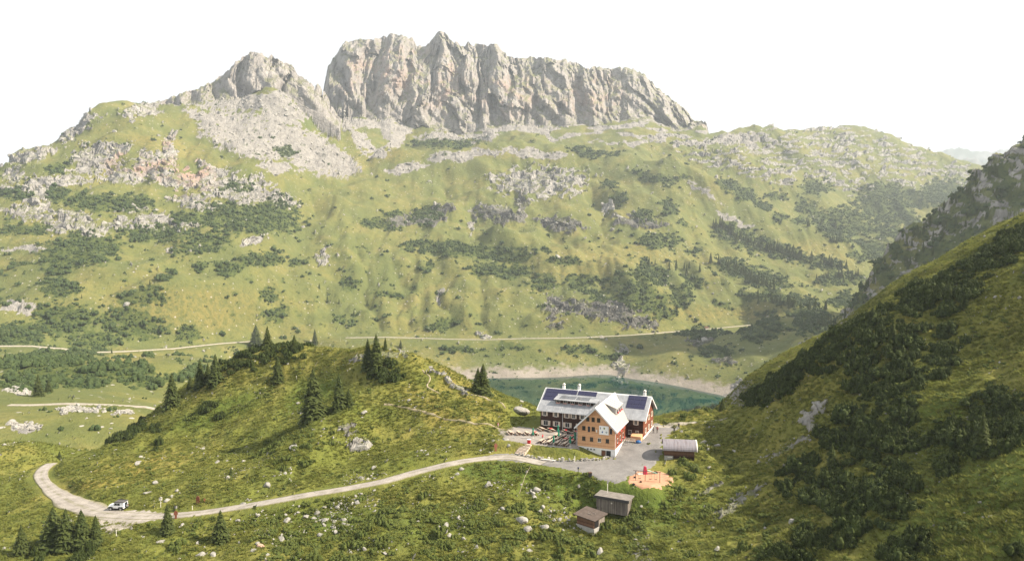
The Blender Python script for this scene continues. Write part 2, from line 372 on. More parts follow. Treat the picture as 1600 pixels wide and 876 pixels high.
def height(x, y, detail=True, layers=False):
    x, y = np.asarray(x, np.float64), np.asarray(y, np.float64)
    zf = L_FAR(x, y)
    amp = np.clip((y - 250) / 600, 0, 1)
    if detail:
        dist = np.clip(y, 200, 3000)
        n = fbm2(x / 210, y / 260, 4, 3) * 13
        rid = (1 - np.abs(fbm2(x / 85 + 0.35 * y / 260, y / 330, 2, 11)) * 2.2) * 7
        n2 = fbm2(x / 34, y / 46, 3, 21) * 3.2
        hill = ss(-115, -85, zf)
        wallzone = ss(900, 1100, y)
        calm = 1 - 0.5 * ss(-60, -160, x) * (1 - ss(900, 1020, y))
        gul = np.abs(pn2(x / 62 + 0.5 * y / 260 + pn2(x / 90, y / 120, 13) * 0.5, y / 420, 17)) * 24 - 6
        gul = gul + np.abs(pn2(x / 24 + 0.3 * y / 160, y / 170, 19)) * 8 - 2
        gul = gul * ss(-0.35, 0.45, pn2(x / 190, y / 260, 27)) * 0.75
        tq = (zf + fbm2(x / 130, y / 130, 2, 23) * 26) / 48
        ter = (np.floor(tq) + ss(0.3, 0.95, tq - np.floor(tq)) - tq) * 22 * ss(-0.1, 0.5, pn2(x / 240, y / 240, 25))
        zf = zf + amp * hill * calm * (n * wallzone * 0.8 + n * 0.3 + (rid * 0.5 + gul * .7 + ter) * (0.12 + 0.88 * wallzone) + n2)
        zf = zf + ridges(x, y)
    zn = L_NEAR(x, y)
    if detail:
        zn = zn + fbm2(x / 17, y / 17, 3, 41) * 0.8 + fbm2(x / 4.5, y / 4.5, 3, 51) * 0.42 + np.abs(pn2(x / 9, y / 7, 53)) * 0.7 + pn2((x * .86 + y * .5) / 2.2, (y * .86 - x * .5) / 9, 55) * 0.32 * ss(30, 45, x)
    zn = np.where(y > 520, zn - (y - 520) * 2, zn)
    zs = L_SPUR(x, y)
    zs = np.where(y < 420, zs - (420 - y) * 2, zs)
    zs = np.where(y > 1100, zs - (y - 1100) * 2, zs)
    if detail:
        ledge = pn2(x / 50, y / 50, 63)
        t = (zs + ledge * 10 + fbm2(x / 30, y / 30, 2, 65) * 9) / 17.0
        zs = zs + fbm2(x / 45, y / 45, 4, 61) * 9 + ((np.floor(t) + ss(0.35, 0.95, t - np.floor(t))) - t) * 15 * ss(-60, -20, zs)
    # unseen mountain shoulder beyond the right edge, shaped to shade the lake spur
    zr = 560 - 2.0 * np.hypot(x - 880, (y - 872) / 1.1) + (fbm2(x / 60, y / 60, 3, 67) * 12 if detail else 0)
    zs = np.maximum(zs, zr)
    zb, zp = L_BIG(x, y), L_PEAK(x, y)
    zf = np.maximum(zf, LAKE_Z - 14)
    z = smax(zf, np.maximum(zs, -400), 3.0)
    z = smax(z, np.maximum(np.maximum(zb, zp), -900), 4.0)
    z = smax(z, np.maximum(zn, -500), 1.5)
    # level ground: forecourt, roads
    u, v = huv(x, y)
    du = np.maximum(np.maximum(-7 - u, u - 33), 0)
    dv = np.maximum(np.maximum(-11 - v, v - 22 - ss(14, 26, u) * 4), 0)
    fl = 1 - ss(0, 6, np.hypot(du, dv))
    yard = 0.25 - 1.7 * ss(0, 14, v)
    tw = (1 - ss(13, 19.5, u)) * (1 - ss(14.4, 17.0, v))
    plane = tw * 0.25 + (1 - tw) * yard
    z = z * (1 - fl) + plane * fl
    z = flatten_line(x, y, z, ROAD, 1.9, 3.5)
    z = flatten_line(x, y, z, TRACK, 1.6, 4)
    for ln_ in LANES:
        z = flatten_line(x, y, z, ln_, *((8.0, 48) if ln_[0][0] < -200 else (6.0, 45)))
    if layers:
        lay = np.argmax(np.stack([zf, zn, zs, zb, zp]), 0)
        return z.astype(np.float32), lay
    return z.astype(np.float32)
def hz(x, y):
    return float(height(np.array([float(x)]), np.array([float(y)]))[0])

# ---- tessellation: columns fan out from the viewpoint, rows packed where the ground is seen steeply
NC, NR = 940, 760
colpx = np.concatenate([np.linspace(-330, -20, 45, endpoint=False), np.linspace(-20, 1620, 850, endpoint=False), np.linspace(1620, 1950, 45)])
colS = (colpx - CXP) / FPX
fineY = np.exp(np.linspace(math.log(26), math.log(2900), 1500))
SUBC = colS[::6]
gx = SUBC[:, None] * fineY[None]
gy = np.broadcast_to(fineY[None], gx.shape)
gz = height(gx, gy)
_, gpy = proj(gx, gy, gz)
run = np.minimum.accumulate(gpy, 1)
dpy = np.diff(gpy, axis=1)
dl = np.diff(np.log(fineY))[None]
front = np.where(dpy < 0, -dpy, 0.12 * dpy)
occl = gpy[:, 1:] > run[:, :-1] + 0.5
wgt = np.where(occl, 0.18 * np.abs(dpy), front) + dl * 18
wgt = np.where(gpy[:, 1:] > 960, wgt * 0.25, wgt)
# smooth neighbouring columns so that rows do not jump
k = np.ones(5) / 5
wgt = np.apply_along_axis(lambda a: np.convolve(np.pad(a, 2, mode='edge'), k, 'valid'), 0, wgt)
cum = np.concatenate([np.zeros((len(SUBC), 1)), np.cumsum(wgt, 1)], 1)
cum /= cum[:, -1:]
tgt = np.linspace(0, 1, NR)
subY = np.stack([np.interp(tgt, cum[i], fineY) for i in range(len(SUBC))])
vY = np.stack([np.interp(colS, SUBC, subY[:, j]) for j in range(NR)], 1)
vX = colS[:, None] * vY
vZ, vL = height(vX, vY, layers=True)
vPX, vPY = proj(vX, vY, vZ)
print('terrain heights', round(time.time() - T0, 1))
# ================================================================ what grows or lies where
# ellipses: photograph x, y, half width, half height, tilt in degrees; laid on the ground at the distance where that sight line meets it
SCRUB = [
 (137,315,40,16,0),(175,318,70,14,0),(300,342,40,10,0),(385,342,88,25,0),(430,330,40,20,0),(250,365,62,12,0),(320,380,45,16,-10),(135,385,60,20,0),(40,358,45,10,0),(90,262,25,8,-15),(25,305,25,10,0),(92,305,18,12,0),(447,235,20,6,0),(372,293,25,8,0),
 (125,395,55,22,0),(90,415,25,18,0),(27,412,18,6,0),(92,450,34,15,0),(220,465,44,12,0),(260,431,18,6,0),(240,452,20,6,0),(358,418,24,12,0),(410,404,36,13,-8),(465,412,14,5,0),(312,416,12,8,0),(418,459,15,13,0),(430,491,23,13,0),(440,476,8,4,0),
 (100,500,50,26,0),(205,505,58,24,10),(290,522,24,13,0),(150,530,45,15,0),(30,522,42,20,0),(60,575,75,20,0),(170,578,80,14,0),(110,550,60,8,0),(270,590,60,9,-12),(215,592,30,7,0),(125,595,40,13,0),(75,600,14,14,0),(30,600,30,10,0),
 (645,383,20,7,0),(700,388,55,12,4),(770,396,55,13,4),(800,404,25,8,0),(785,424,48,12,3),(664,420,10,8,0),(845,392,12,5,0),(882,408,24,7,0),(610,460,20,5,10),(545,443,16,9,0),(552,500,10,8,0),(695,507,28,8,-15),(530,497,9,7,0),
 (592,350,35,9,8),(662,337,26,14,-8),(615,335,15,7,0),(952,289,15,6,0),(966,312,14,14,0),(1005,336,16,9,0),(1025,280,36,9,18),(1047,325,14,14,20),(1069,350,7,8,0),(1028,378,35,12,0),(1060,278,14,4,0),(922,239,36,6,8),(700,224,60,6,0),  # last band: a greenish shadow, put in as dark scrub
 (850,440,25,15,0),(905,440,24,12,0),(945,438,18,6,0),(1005,465,46,22,18),(1040,487,22,12,25),(940,465,30,8,15),(1020,430,34,15,12),(1065,462,20,20,20),(968,427,10,5,0),(1005,408,10,6,0),(1087,394,16,6,0),(1085,440,18,9,15),
 (1145,365,34,14,8),(1185,382,45,15,12),(1230,395,50,13,14),(1280,410,45,9,14),(1130,478,22,6,14),(1168,466,14,8,0),(1193,489,20,5,0),(1165,425,50,14,16),(1205,440,34,13,10),(1190,462,38,9,8),(1240,470,46,10,8),(1310,436,38,12,-6),(1320,470,26,12,0),(1260,488,30,6,0),
 (1140,290,22,8,10),(1165,305,24,11,18),(1190,320,16,6,20),(1215,306,18,7,8),(1274,293,26,13,0),(1265,325,24,14,22),(1305,355,40,20,28),(1247,344,14,5,0),(1330,345,42,17,22),(1380,330,52,19,14),(1368,390,36,12,14),(1400,308,58,18,8),(1470,300,30,22,-20),(1392,362,28,14,24),(1426,357,14,8,0),(1217,340,12,8,0),(1350,400,30,8,14),
 (1090,520,30,9,0),(1190,520,34,15,-10),(1120,548,30,7,0),(1205,505,20,9,0),(1265,505,35,16,-10),(1300,520,30,18,-20),(720,545,40,6,0),(790,540,30,5,0),(905,548,30,6,0),(960,555,25,5,0),
]
SPURSCRUB = [
 (1560,268,22,9,30),(1500,305,24,9,35),(1530,330,18,10,0),(1590,310,30,12,10),(1480,345,22,10,30),(1440,365,16,8,35),(1405,395,22,9,40),(1380,428,26,13,40),(1345,470,16,14,50),(1530,370,45,14,-8),(1470,395,34,12,-10),(1590,350,40,9,-12),(1420,440,25,12,-30),(1570,290,16,8,0),
]
ROCK = [
 (100,282,42,11,0),(190,276,42,13,0),(320,322,42,9,5),(405,306,46,12,8),(205,327,30,7,0),(95,356,30,8,0),(185,350,32,9,0),(290,352,28,6,0),(20,300,24,10,0),(330,262,30,8,20),
 (128,192,30,12,-25),(105,214,18,8,-25),(212,176,26,8,0),(70,240,20,8,-20),
 (150,250,45,26,-10),(240,255,35,20,0),(285,280,66,15,8),(360,292,76,24,10),(430,312,40,12,15),(45,330,42,13,0),(115,345,36,16,0),(240,350,36,20,-8),(145,362,28,9,0),(60,300,26,26,0),(225,172,32,11,-12),(285,147,45,12,-20),(35,248,28,14,-20),(20,275,18,10,0),(262,235,14,24,0),(70,345,16,10,0),(290,310,30,7,0),(180,235,30,12,-20),
 (845,285,74,25,0),(780,335,42,14,12),(815,318,10,16,0),(875,350,42,9,8),(998,347,42,11,5),(950,322,8,14,30),(640,345,55,9,-5),(690,330,30,10,-10),(268,390,9,6,0),(303,390,14,5,-15),(397,374,20,6,-20),(505,405,7,12,30),
 (868,478,20,20,-60),(950,487,56,16,8),(1000,503,34,12,5),(900,478,20,12,0),(1096,533,22,10,0),(1135,566,20,7,0),(970,562,9,26,0),(872,510,16,6,0),(757,525,10,5,0),(690,465,5,14,25),(685,340,8,16,15),(740,345,4,20,10),
 (560,697,22,9,-10),(545,675,10,12,0),(700,596,40,3.5,32),(560,560,14,6,-10),(612,552,22,5,0),(1230,700,40,4,-28),(1170,770,36,6,-28),(1140,795,28,6,-25),(1265,662,8,20,-35),(1275,640,10,20,30),(1410,680,12,7,-20),(1420,655,9,9,0),(1110,760,26,4,-30),
]
SCREE = [
 (375,160,75,15,0),(440,170,40,30,30),(400,212,95,36,12),(330,190,45,14,25),(480,235,60,34,20),(525,255,40,22,20),(560,215,40,9,40),(540,190,20,8,40),(590,240,20,8,0),
 (590,195,50,10,8),(700,213,55,7,0),(755,212,30,7,0),(975,208,85,13,2),(1060,208,45,8,0),(720,243,55,9,-6),(830,240,60,8,4),(640,262,40,7,-8),(1150,218,50,8,0),
 (1160,612,26,20,0),(972,562,8,26,0),(40,388,30,5,0),(40,668,30,8,0),(30,610,18,8,0),(125,640,40,4,0),(190,645,24,3,0),(30,478,35,12,0),(505,400,6,16,20),(430,262,30,10,0),(1010,880,20,20,0),(1000,850,10,20,30),(1230,730,8,8,0),(760,240,30,5,0),(1090,225,40,6,0),
 (1150,345,36,5,25),(1100,300,40,4,30),
]
DOME = [(1140,232,60,18,0),(1200,228,70,22,0),(1300,232,90,36,4),(1400,252,80,30,14),(1470,268,60,20,14),(1250,262,60,16,10),(1330,285,50,18,14),(1120,250,60,14,8),(1200,275,60,10,14),(1520,275,22,14,20),(1420,290,36,10,20)]
SOIL = [(1100,200,10,5,0),(270,275,60,30,0),(260,225,10,10,0),(190,250,30,14,-10),(230,265,60,8,0),(625,110,60,40,0),(800,150,60,30,0),(930,150,50,30,0),(560,120,30,30,0),(690,130,40,40,0)]   # reddish beds in the rock
SHADEDROCK = [(868,478,30,26,0),(950,490,70,26,8),(1000,503,44,20,5),(900,490,40,20,0),(1096,533,32,14,0),(1135,566,28,10,0),(775,342,50,18,12),(875,352,52,14,8),(998,348,52,16,5),(640,348,70,16,-5),(690,332,30,12,-10),(815,318,14,20,0),(872,510,20,8,0)]  # cliff patches darkened: shade of the hollow faces painted in, with grey stone
DRY = [(300,480,110,30,-5),(240,470,60,20,0),(980,400,120,16,0),(900,425,60,10,0),(1180,490,60,10,0),(1290,400,60,16,15),(1100,490,70,12,0),(270,230,60,14,10),(560,255,60,12,-15),(620,240,30,10,0),(200,740,120,20,-15),(200,560,40,12,0),(330,500,50,14,0),(720,600,70,30,40),(700,640,80,30,20),(1070,650,60,14,-20),(780,240,60,8,0)]
LUSH = [(925,770,120,30,8),(1050,790,60,30,0),(350,640,80,20,-20),(500,620,60,30,0),(600,820,200,30,0),(480,188,17,18,0),(1490,760,130,150,0),(800,740,90,16,6)]
PATH = [
 [(600,632),(640,638),(668,645),(700,655),(740,662),(775,668),(800,672)],
 [(660,578),(672,590),(668,604),(690,616)],
 [(700,590),(725,612),(760,622),(790,638)],
]

def blob(px, py, lst, soft=0.35):
    out = np.zeros(px.shape, np.float32)
    for cx, cy, rx, ry, rot in lst:
        m = (np.abs(px - cx) < rx * 1.5 + ry) & (np.abs(py - cy) < ry * 1.5 + rx)
        if not m.any():
            continue
        a = R(rot)
        dx, dy = px[m] - cx, py[m] - cy
        u, v = (dx * math.cos(a) + dy * math.sin(a)) / rx, (-dx * math.sin(a) + dy * math.cos(a)) / ry
        d = np.sqrt(u * u + v * v)
        out[m] = np.maximum(out[m], 1 - ss(1 - soft, 1 + soft, d))
    return out

def ground_masks(x, y, z, px, py, lay):
    """weights of rock, scree, scrub, dry turf, lush turf, shore, red beds at places on the ground"""
    far = lay != 1
    w1 = fbm2(px / 26, py / 15, 3, 71)
    w2 = fbm2(px / 26, py / 15, 3, 77)
    qx, qy = px + w1 * 9, py + w2 * 5
    n1 = fbm2(px / 7, py / 4.5, 3, 81)
    n0 = fbm2(px / 16, py / 9, 3, 79)
    n2 = np.abs(fbm2(px / 11 + py / 30, py / 5.5, 3, 83))
    rock = blob(qx, qy, ROCK, .55) * 0.92 + n1 * 0.45 + n0 * 0.35 - n2 * 0.25
    scree = blob(qx, qy, SCREE, .5) + n1 * 0.3 + n0 * .25 - ss(.25, .5, n2) * .25
    scrub = blob(qx, qy, SCRUB, 0.45) + n0 * .2
    sscr = blob(qx, qy, SPURSCRUB, 0.3)
    dome = blob(qx, qy, DOME)
    nb = fbm2(px / 22 + py / 14, py / 5.0 - px / 60, 3, 85)
    rock = np.where(far, np.maximum(rock, np.where(dome > 0, ss(0.0, 0.5, nb + dome * 0.55 - 0.40), 0)), rock)
    rock = ss(0.35, 0.62, rock)
    scree = ss(0.4, 0.65, scree)
    sc = ss(0.36, 0.56, scrub + fbm2(px / 9, py / 5, 3, 91) * 0.6 - 0.1)
    # random small tufts of scrub over the lower slopes
    band = ss(330, 400, py) * (1 - ss(560, 600, py)) * far * (lay == 0)
    sp = ss(0.6, 0.78, fbm2(px / 13, py / 7, 3, 95)) * band
    sc = np.where(lay == 0, np.maximum(sc, sp * 0.9), 0)
    sc = np.where(lay == 2, ss(0.3, 0.5, np.maximum(sscr, 0) + fbm2(px / 12, py / 8, 3, 97) * 0.55 + 0.18), sc)
    rock = np.where(lay == 2, ss(-0.1, 0.25, fbm2(px / 26 + py / 40, py / 9, 3, 99) + 0.10) * (1 - sc), rock)
    rock = np.where((lay == 3) | (lay == 4), 1.0, rock)
    foot = np.interp(np.clip(x / y, L_BIG.s0, L_BIG.s1), L_BIG.yf[0], L_BIG.yf[1])
    TAL = (lay == 3) & (y < foot + 14 + n1 * 14)
    scree = np.where((lay == 2) | (lay == 3) | (lay == 4), 0.0, scree)
    rock, scree = np.where(TAL, 0.0, rock), np.where(TAL, ss(-.15, .25, fbm2(px / 45, py / 9, 3, 89) + np.where(px < 860, .6, -.08)), scree)
    rock = np.where((sc > 0.6) & (lay == 0), rock * 0.4, rock)
    shore = (1 - ss(LAKE_Z + 4, LAKE_Z + 11, z + n1 * 3 + n0 * 4)) * (lay == 0) * (y > 560)
    dry = blob(qx, qy, DRY, 0.6)
    lush = blob(qx, qy, LUSH, 0.6)
    red = blob(qx, qy, SOIL, 0.6)
    dark = blob(qx, qy, SHADEDROCK, 0.4) * far
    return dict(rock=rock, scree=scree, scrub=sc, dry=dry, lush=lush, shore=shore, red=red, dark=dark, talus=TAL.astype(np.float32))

MK = ground_masks(vX, vY, vZ, vPX, vPY, vL)
print('masks', round(time.time() - T0, 1))

# ---- break the rock: ribs, gullies, ledges and blocks as real relief
def cells3(x, y, z):
    """nearest cell centre: distance, number, offset along a tilted plane of the cell's own"""
    xi, yi, zi = np.floor(x), np.floor(y), np.floor(z)
    f1 = np.full(x.shape, 9.0, np.float32)
    idv = np.zeros(x.shape, np.float32)
    tilt = np.zeros(x.shape, np.float32)
    a0, b0, c0 = xi.astype(np.int32), yi.astype(np.int32), zi.astype(np.int32)
    for i in (-1, 0, 1):
        for j in (-1, 0, 1):
            for k in (-1, 0, 1):
                h = _perm[_perm[_perm[(a0 + i) & 511] + ((b0 + j) & 511)] + ((c0 + k) & 511)]
                dx, dy, dz = (x - xi - i - 0.5 - _g3[h, 0] * 0.45), (y - yi - j - 0.5 - _g3[h, 1] * 0.45), (z - zi - k - 0.5 - _g3[h, 2] * 0.45)
                d = dx * dx + dy * dy + dz * dz
                m = d < f1
                h2 = (h * 7 + 3) & 511
                f1 = np.where(m, d, f1)
                idv = np.where(m, h / 512.0, idv)
                tilt = np.where(m, dx * _g3[h2, 0] + dy * _g3[h2, 1] + dz * _g3[h2, 2], tilt)
    return np.sqrt(f1), idv, tilt
X, Y_, Z = vX.copy().astype(np.float32), vY.copy().astype(np.float32), vZ.copy().astype(np.float32)
big = (vL == 3) & (MK['talus'] < .5)
pk = (vL == 4)
m = big | pk
if m.any():
    x, y, z = X[m], Y_[m], Z[m]
    bigm = big[m]
    wv = fbm2(x / 150, z / 260, 3, 131)
    sk = x + (z - 400) * 0.10 + wv * 46
    tri = lambda q: np.abs(q - np.floor(q) - 0.5) * 2
    lowz = 1 - ss(430, 600, z + wv * 60)                      # broader slabs near the foot
    g1 = 1 - tri(sk / 165 + pn2(sk / 200, z / 350, 101) * 1.1)
    g2 = np.abs(fbm2(sk / 70, z / 520, 2, 103)) * 2.0
    g3 = np.abs(fbm2(sk / 25, z / 300, 2, 105)) * 2
    g4 = np.abs(fbm3(x / 11, y / 14, z / 60, 2, 107)) * 2
    sl = np.abs(fbm2((x * .75 + z * .66) / 46, (z * .75 - x * .66) / 260, 2, 109)) * 2     # leaning slabs
    t = (z + fbm2(x / 80, y / 80, 3, 111) * 30 - x * 0.10) / 30
    led = (np.floor(t) + ss(0.15, 0.9, t - np.floor(t)) - t)
    f1, idv, t1 = cells3(sk / 70, y / 90, z / 240)
    f3, idx, t3 = cells3(x / 12, y / 14, z / 34)
    off = g1 * 40 + g2 * 26 + g3 * 13 * (1 - .5 * lowz) + g4 * 4 + sl * 22 * lowz + led * 6 + (idv - .5) * 22 + t1 * 34 + t3 * 5
    s_ = x / y
    Yf_ = np.where(bigm, np.interp(s_, *L_BIG.yf), np.interp(s_, *L_PEAK.yf))
    Yt_ = np.where(bigm, np.interp(s_, *L_BIG.yt), np.interp(s_, *L_PEAK.yt))
    uu_ = (y - Yf_) / (Yt_ - Yf_)
    off = (off - 62) * ss(-.02, .30, uu_)
    sc_ = np.where(bigm, 1.0, 0.6)
    Y_[m] = y - off * sc_
    X[m] = x * (Y_[m] / y)
    Z[m] = ZC + (z - ZC) * (Y_[m] / y) + (t3 * 3 + (idx - .5) * 2) * sc_
rm = (np.maximum(MK['rock'], MK['scree'] * 0.5) > 0.05) & ~m
x, y, z = X[rm], Y_[rm], Z[rm]
rs = np.clip(y / 1000, 0.10, 1.6)
f1, idv, t1 = cells3(x / (13 * rs), y / (15 * rs), z / (7 * rs))
f2, idw, t2 = cells3(x / (34 * rs), y / (34 * rs), z / (15 * rs))
rk = MK['rock'][rm]
lift = ((idv - .3) * 2.2 + t1 * 3.4 + (idw - .35) * 5 + t2 * 5) * rs * rk
lift += ((idv - .5) * 3.0 + t1 * 4) * rs * MK['scree'][rm] * 0.6
lift *= np.where(vL[rm] == 1, 1.1, 1.0) * np.where(vL[rm] == 2, 1.25, 1.0)
Z[rm] = z + lift
Y_[rm] = y - t1 * 4 * rs * rk
X[rm] = x + t2 * 4 * rs * rk
print('relief', round(time.time() - T0, 1))

def grid_faces(nc, nr):
    i = np.arange(nc * nr, dtype=np.int32).reshape(nc, nr)
    return np.stack([i[:-1, :-1], i[1:, :-1], i[1:, 1:], i[:-1, 1:]], -1).reshape(-1, 4)
def mesh_np(name, verts, faces, mats=(), smooth=True):
    me = bpy.data.meshes.new(name)
    n = faces.shape[1]
    me.vertices.add(len(verts))
    me.vertices.foreach_set('co', np.ascontiguousarray(verts, np.float32).ravel())
    me.loops.add(faces.size)
    me.loops.foreach_set('vertex_index', np.ascontiguousarray(faces, np.int32).ravel())
    me.polygons.add(len(faces))
    me.polygons.foreach_set('loop_start', np.arange(0, faces.size, n, dtype=np.int32))
    me.polygons.foreach_set('use_smooth', np.full(len(faces), smooth))
    for mt in mats:
        me.materials.append(mt)
    me.update(calc_edges=True)
    me.validate()
    return me
def add_attr(me, name, arr):
    a = me.attributes.new(name, 'FLOAT', 'POINT')
    a.data.foreach_set('value', np.ascontiguousarray(arr, np.float32).ravel())
def link(name, me, parent=None, **props):
    o = bpy.data.objects.new(name, me)
    COL.objects.link(o)
    if parent is not None:
        o.parent = parent
    for k_, v_ in props.items():
        if v_ is not None:
            o[k_] = v_
    return o
tm = mesh_np('ground', np.stack([X, Y_, Z], -1).reshape(-1, 3), grid_faces(NC, NR))
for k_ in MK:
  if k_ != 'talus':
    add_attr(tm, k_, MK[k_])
add_attr(tm, 'wall', (m).astype(np.float32))
add_attr(tm, 'nearness', (vL == 1).astype(np.float32))
fr_ = np.maximum(MK['rock'], np.maximum(MK['scree'] * .8, m.astype(float)))
tm.polygons.foreach_set('use_smooth', ~((fr_[:-1, :-1] > .55).ravel()))
ground = link('ground', tm, kind='structure', label='grassy mountain valley with limestone crags, scree and high rock wall')
print('mesh', round(time.time() - T0, 1))
# ================================================================ materials
class NT:
    def __init__(self, name):
        self.m = bpy.data.materials.new(name)
        self.m.use_nodes = True
        self.t = self.m.node_tree
        self.n, self.l = self.t.nodes, self.t.links
        self.n.clear()
        self.out = self.n.new('ShaderNodeOutputMaterial')
        self.b = self.n.new('ShaderNodeBsdfPrincipled')
        self.l.new(self.b.outputs[0], self.out.inputs[0])
        self.b.inputs['Specular IOR Level'].default_value = 0.25
    def attr(self, name):
        a = self.n.new('ShaderNodeAttribute')
        a.attribute_name = name
        return a.outputs['Fac']
    def pos(self, scale=(1, 1, 1), obj=False):
        g = self.n.new('ShaderNodeTexCoord' if obj else 'ShaderNodeNewGeometry')
        mp = self.n.new('ShaderNodeMapping')
        mp.inputs['Scale'].default_value = scale
        self.l.new(g.outputs['Object' if obj else 'Position'], mp.inputs[0])
        return mp.outputs[0]
    def noise(self, vec, scale, detail=4, rough=0.55, dist=0):
        x = self.n.new('ShaderNodeTexNoise')
        x.inputs['Scale'].default_value = scale
        x.inputs['Detail'].default_value = detail
        x.inputs['Roughness'].default_value = rough
        x.inputs['Distortion'].default_value = dist
        self.l.new(vec, x.inputs['Vector'])
        return x.outputs['Fac']
    def vor(self, vec, scale, feature='F1', out='Distance'):
        x = self.n.new('ShaderNodeTexVoronoi')
        x.feature = feature
        x.inputs['Scale'].default_value = scale
        self.l.new(vec, x.inputs['Vector'])
        return x.outputs[out]
    def ramp(self, f, stops, interp='LINEAR'):
        r = self.n.new('ShaderNodeValToRGB')
        r.color_ramp.interpolation = interp
        e = r.color_ramp.elements
        while len(e) < len(stops):
            e.new(0.5)
        for i, (p, c) in enumerate(stops):
            e[i].position = p
            e[i].color = (c if len(c) == 4 else (*c, 1)) if hasattr(c, '__len__') else (c, c, c, 1)
        self.l.new(f, r.inputs[0])
        return r.outputs[0]
    def mix(self, f, a, b, mode='MIX'):
        x = self.n.new('ShaderNodeMixRGB')
        x.blend_type = mode
        for i, v in enumerate((f, a, b)):
            s = x.inputs[i]
            if isinstance(v, (int, float)):
                s.default_value = v if i == 0 else (v, v, v, 1)
            elif isinstance(v, tuple):
                s.default_value = (*v, 1) if len(v) == 3 else v
            else:
                self.l.new(v, s)
        return x.outputs[0]
    def math(self, op, a, b=0.0, clamp=False):
        x = self.n.new('ShaderNodeMath')
        x.operation = op
        x.use_clamp = clamp
        for s, v in ((x.inputs[0], a), (x.inputs[1], b)):
            if isinstance(v, (int, float)):
                s.default_value = v
            else:
                self.l.new(v, s)
        return x.outputs[0]
    def bump(self, h, strength=0.5, dist=1.0, normal=None):
        b = self.n.new('ShaderNodeBump')
        b.inputs['Strength'].default_value = strength
        b.inputs['Distance'].default_value = dist
        self.l.new(h, b.inputs['Height'])
        if normal is not None:
            self.l.new(normal, b.inputs['Normal'])
        return b.outputs[0]
    def color(self, c, rough=0.8):
        if isinstance(c, tuple):
            self.b.inputs['Base Color'].default_value = (*c, 1)
        else:
            self.l.new(c, self.b.inputs['Base Color'])
        if isinstance(rough, (int, float)):
            self.b.inputs['Roughness'].default_value = rough
        else:
            self.l.new(rough, self.b.inputs['Roughness'])
        return self
    def normal(self, nrm):
        self.l.new(nrm, self.b.inputs['Normal'])
        return self.m

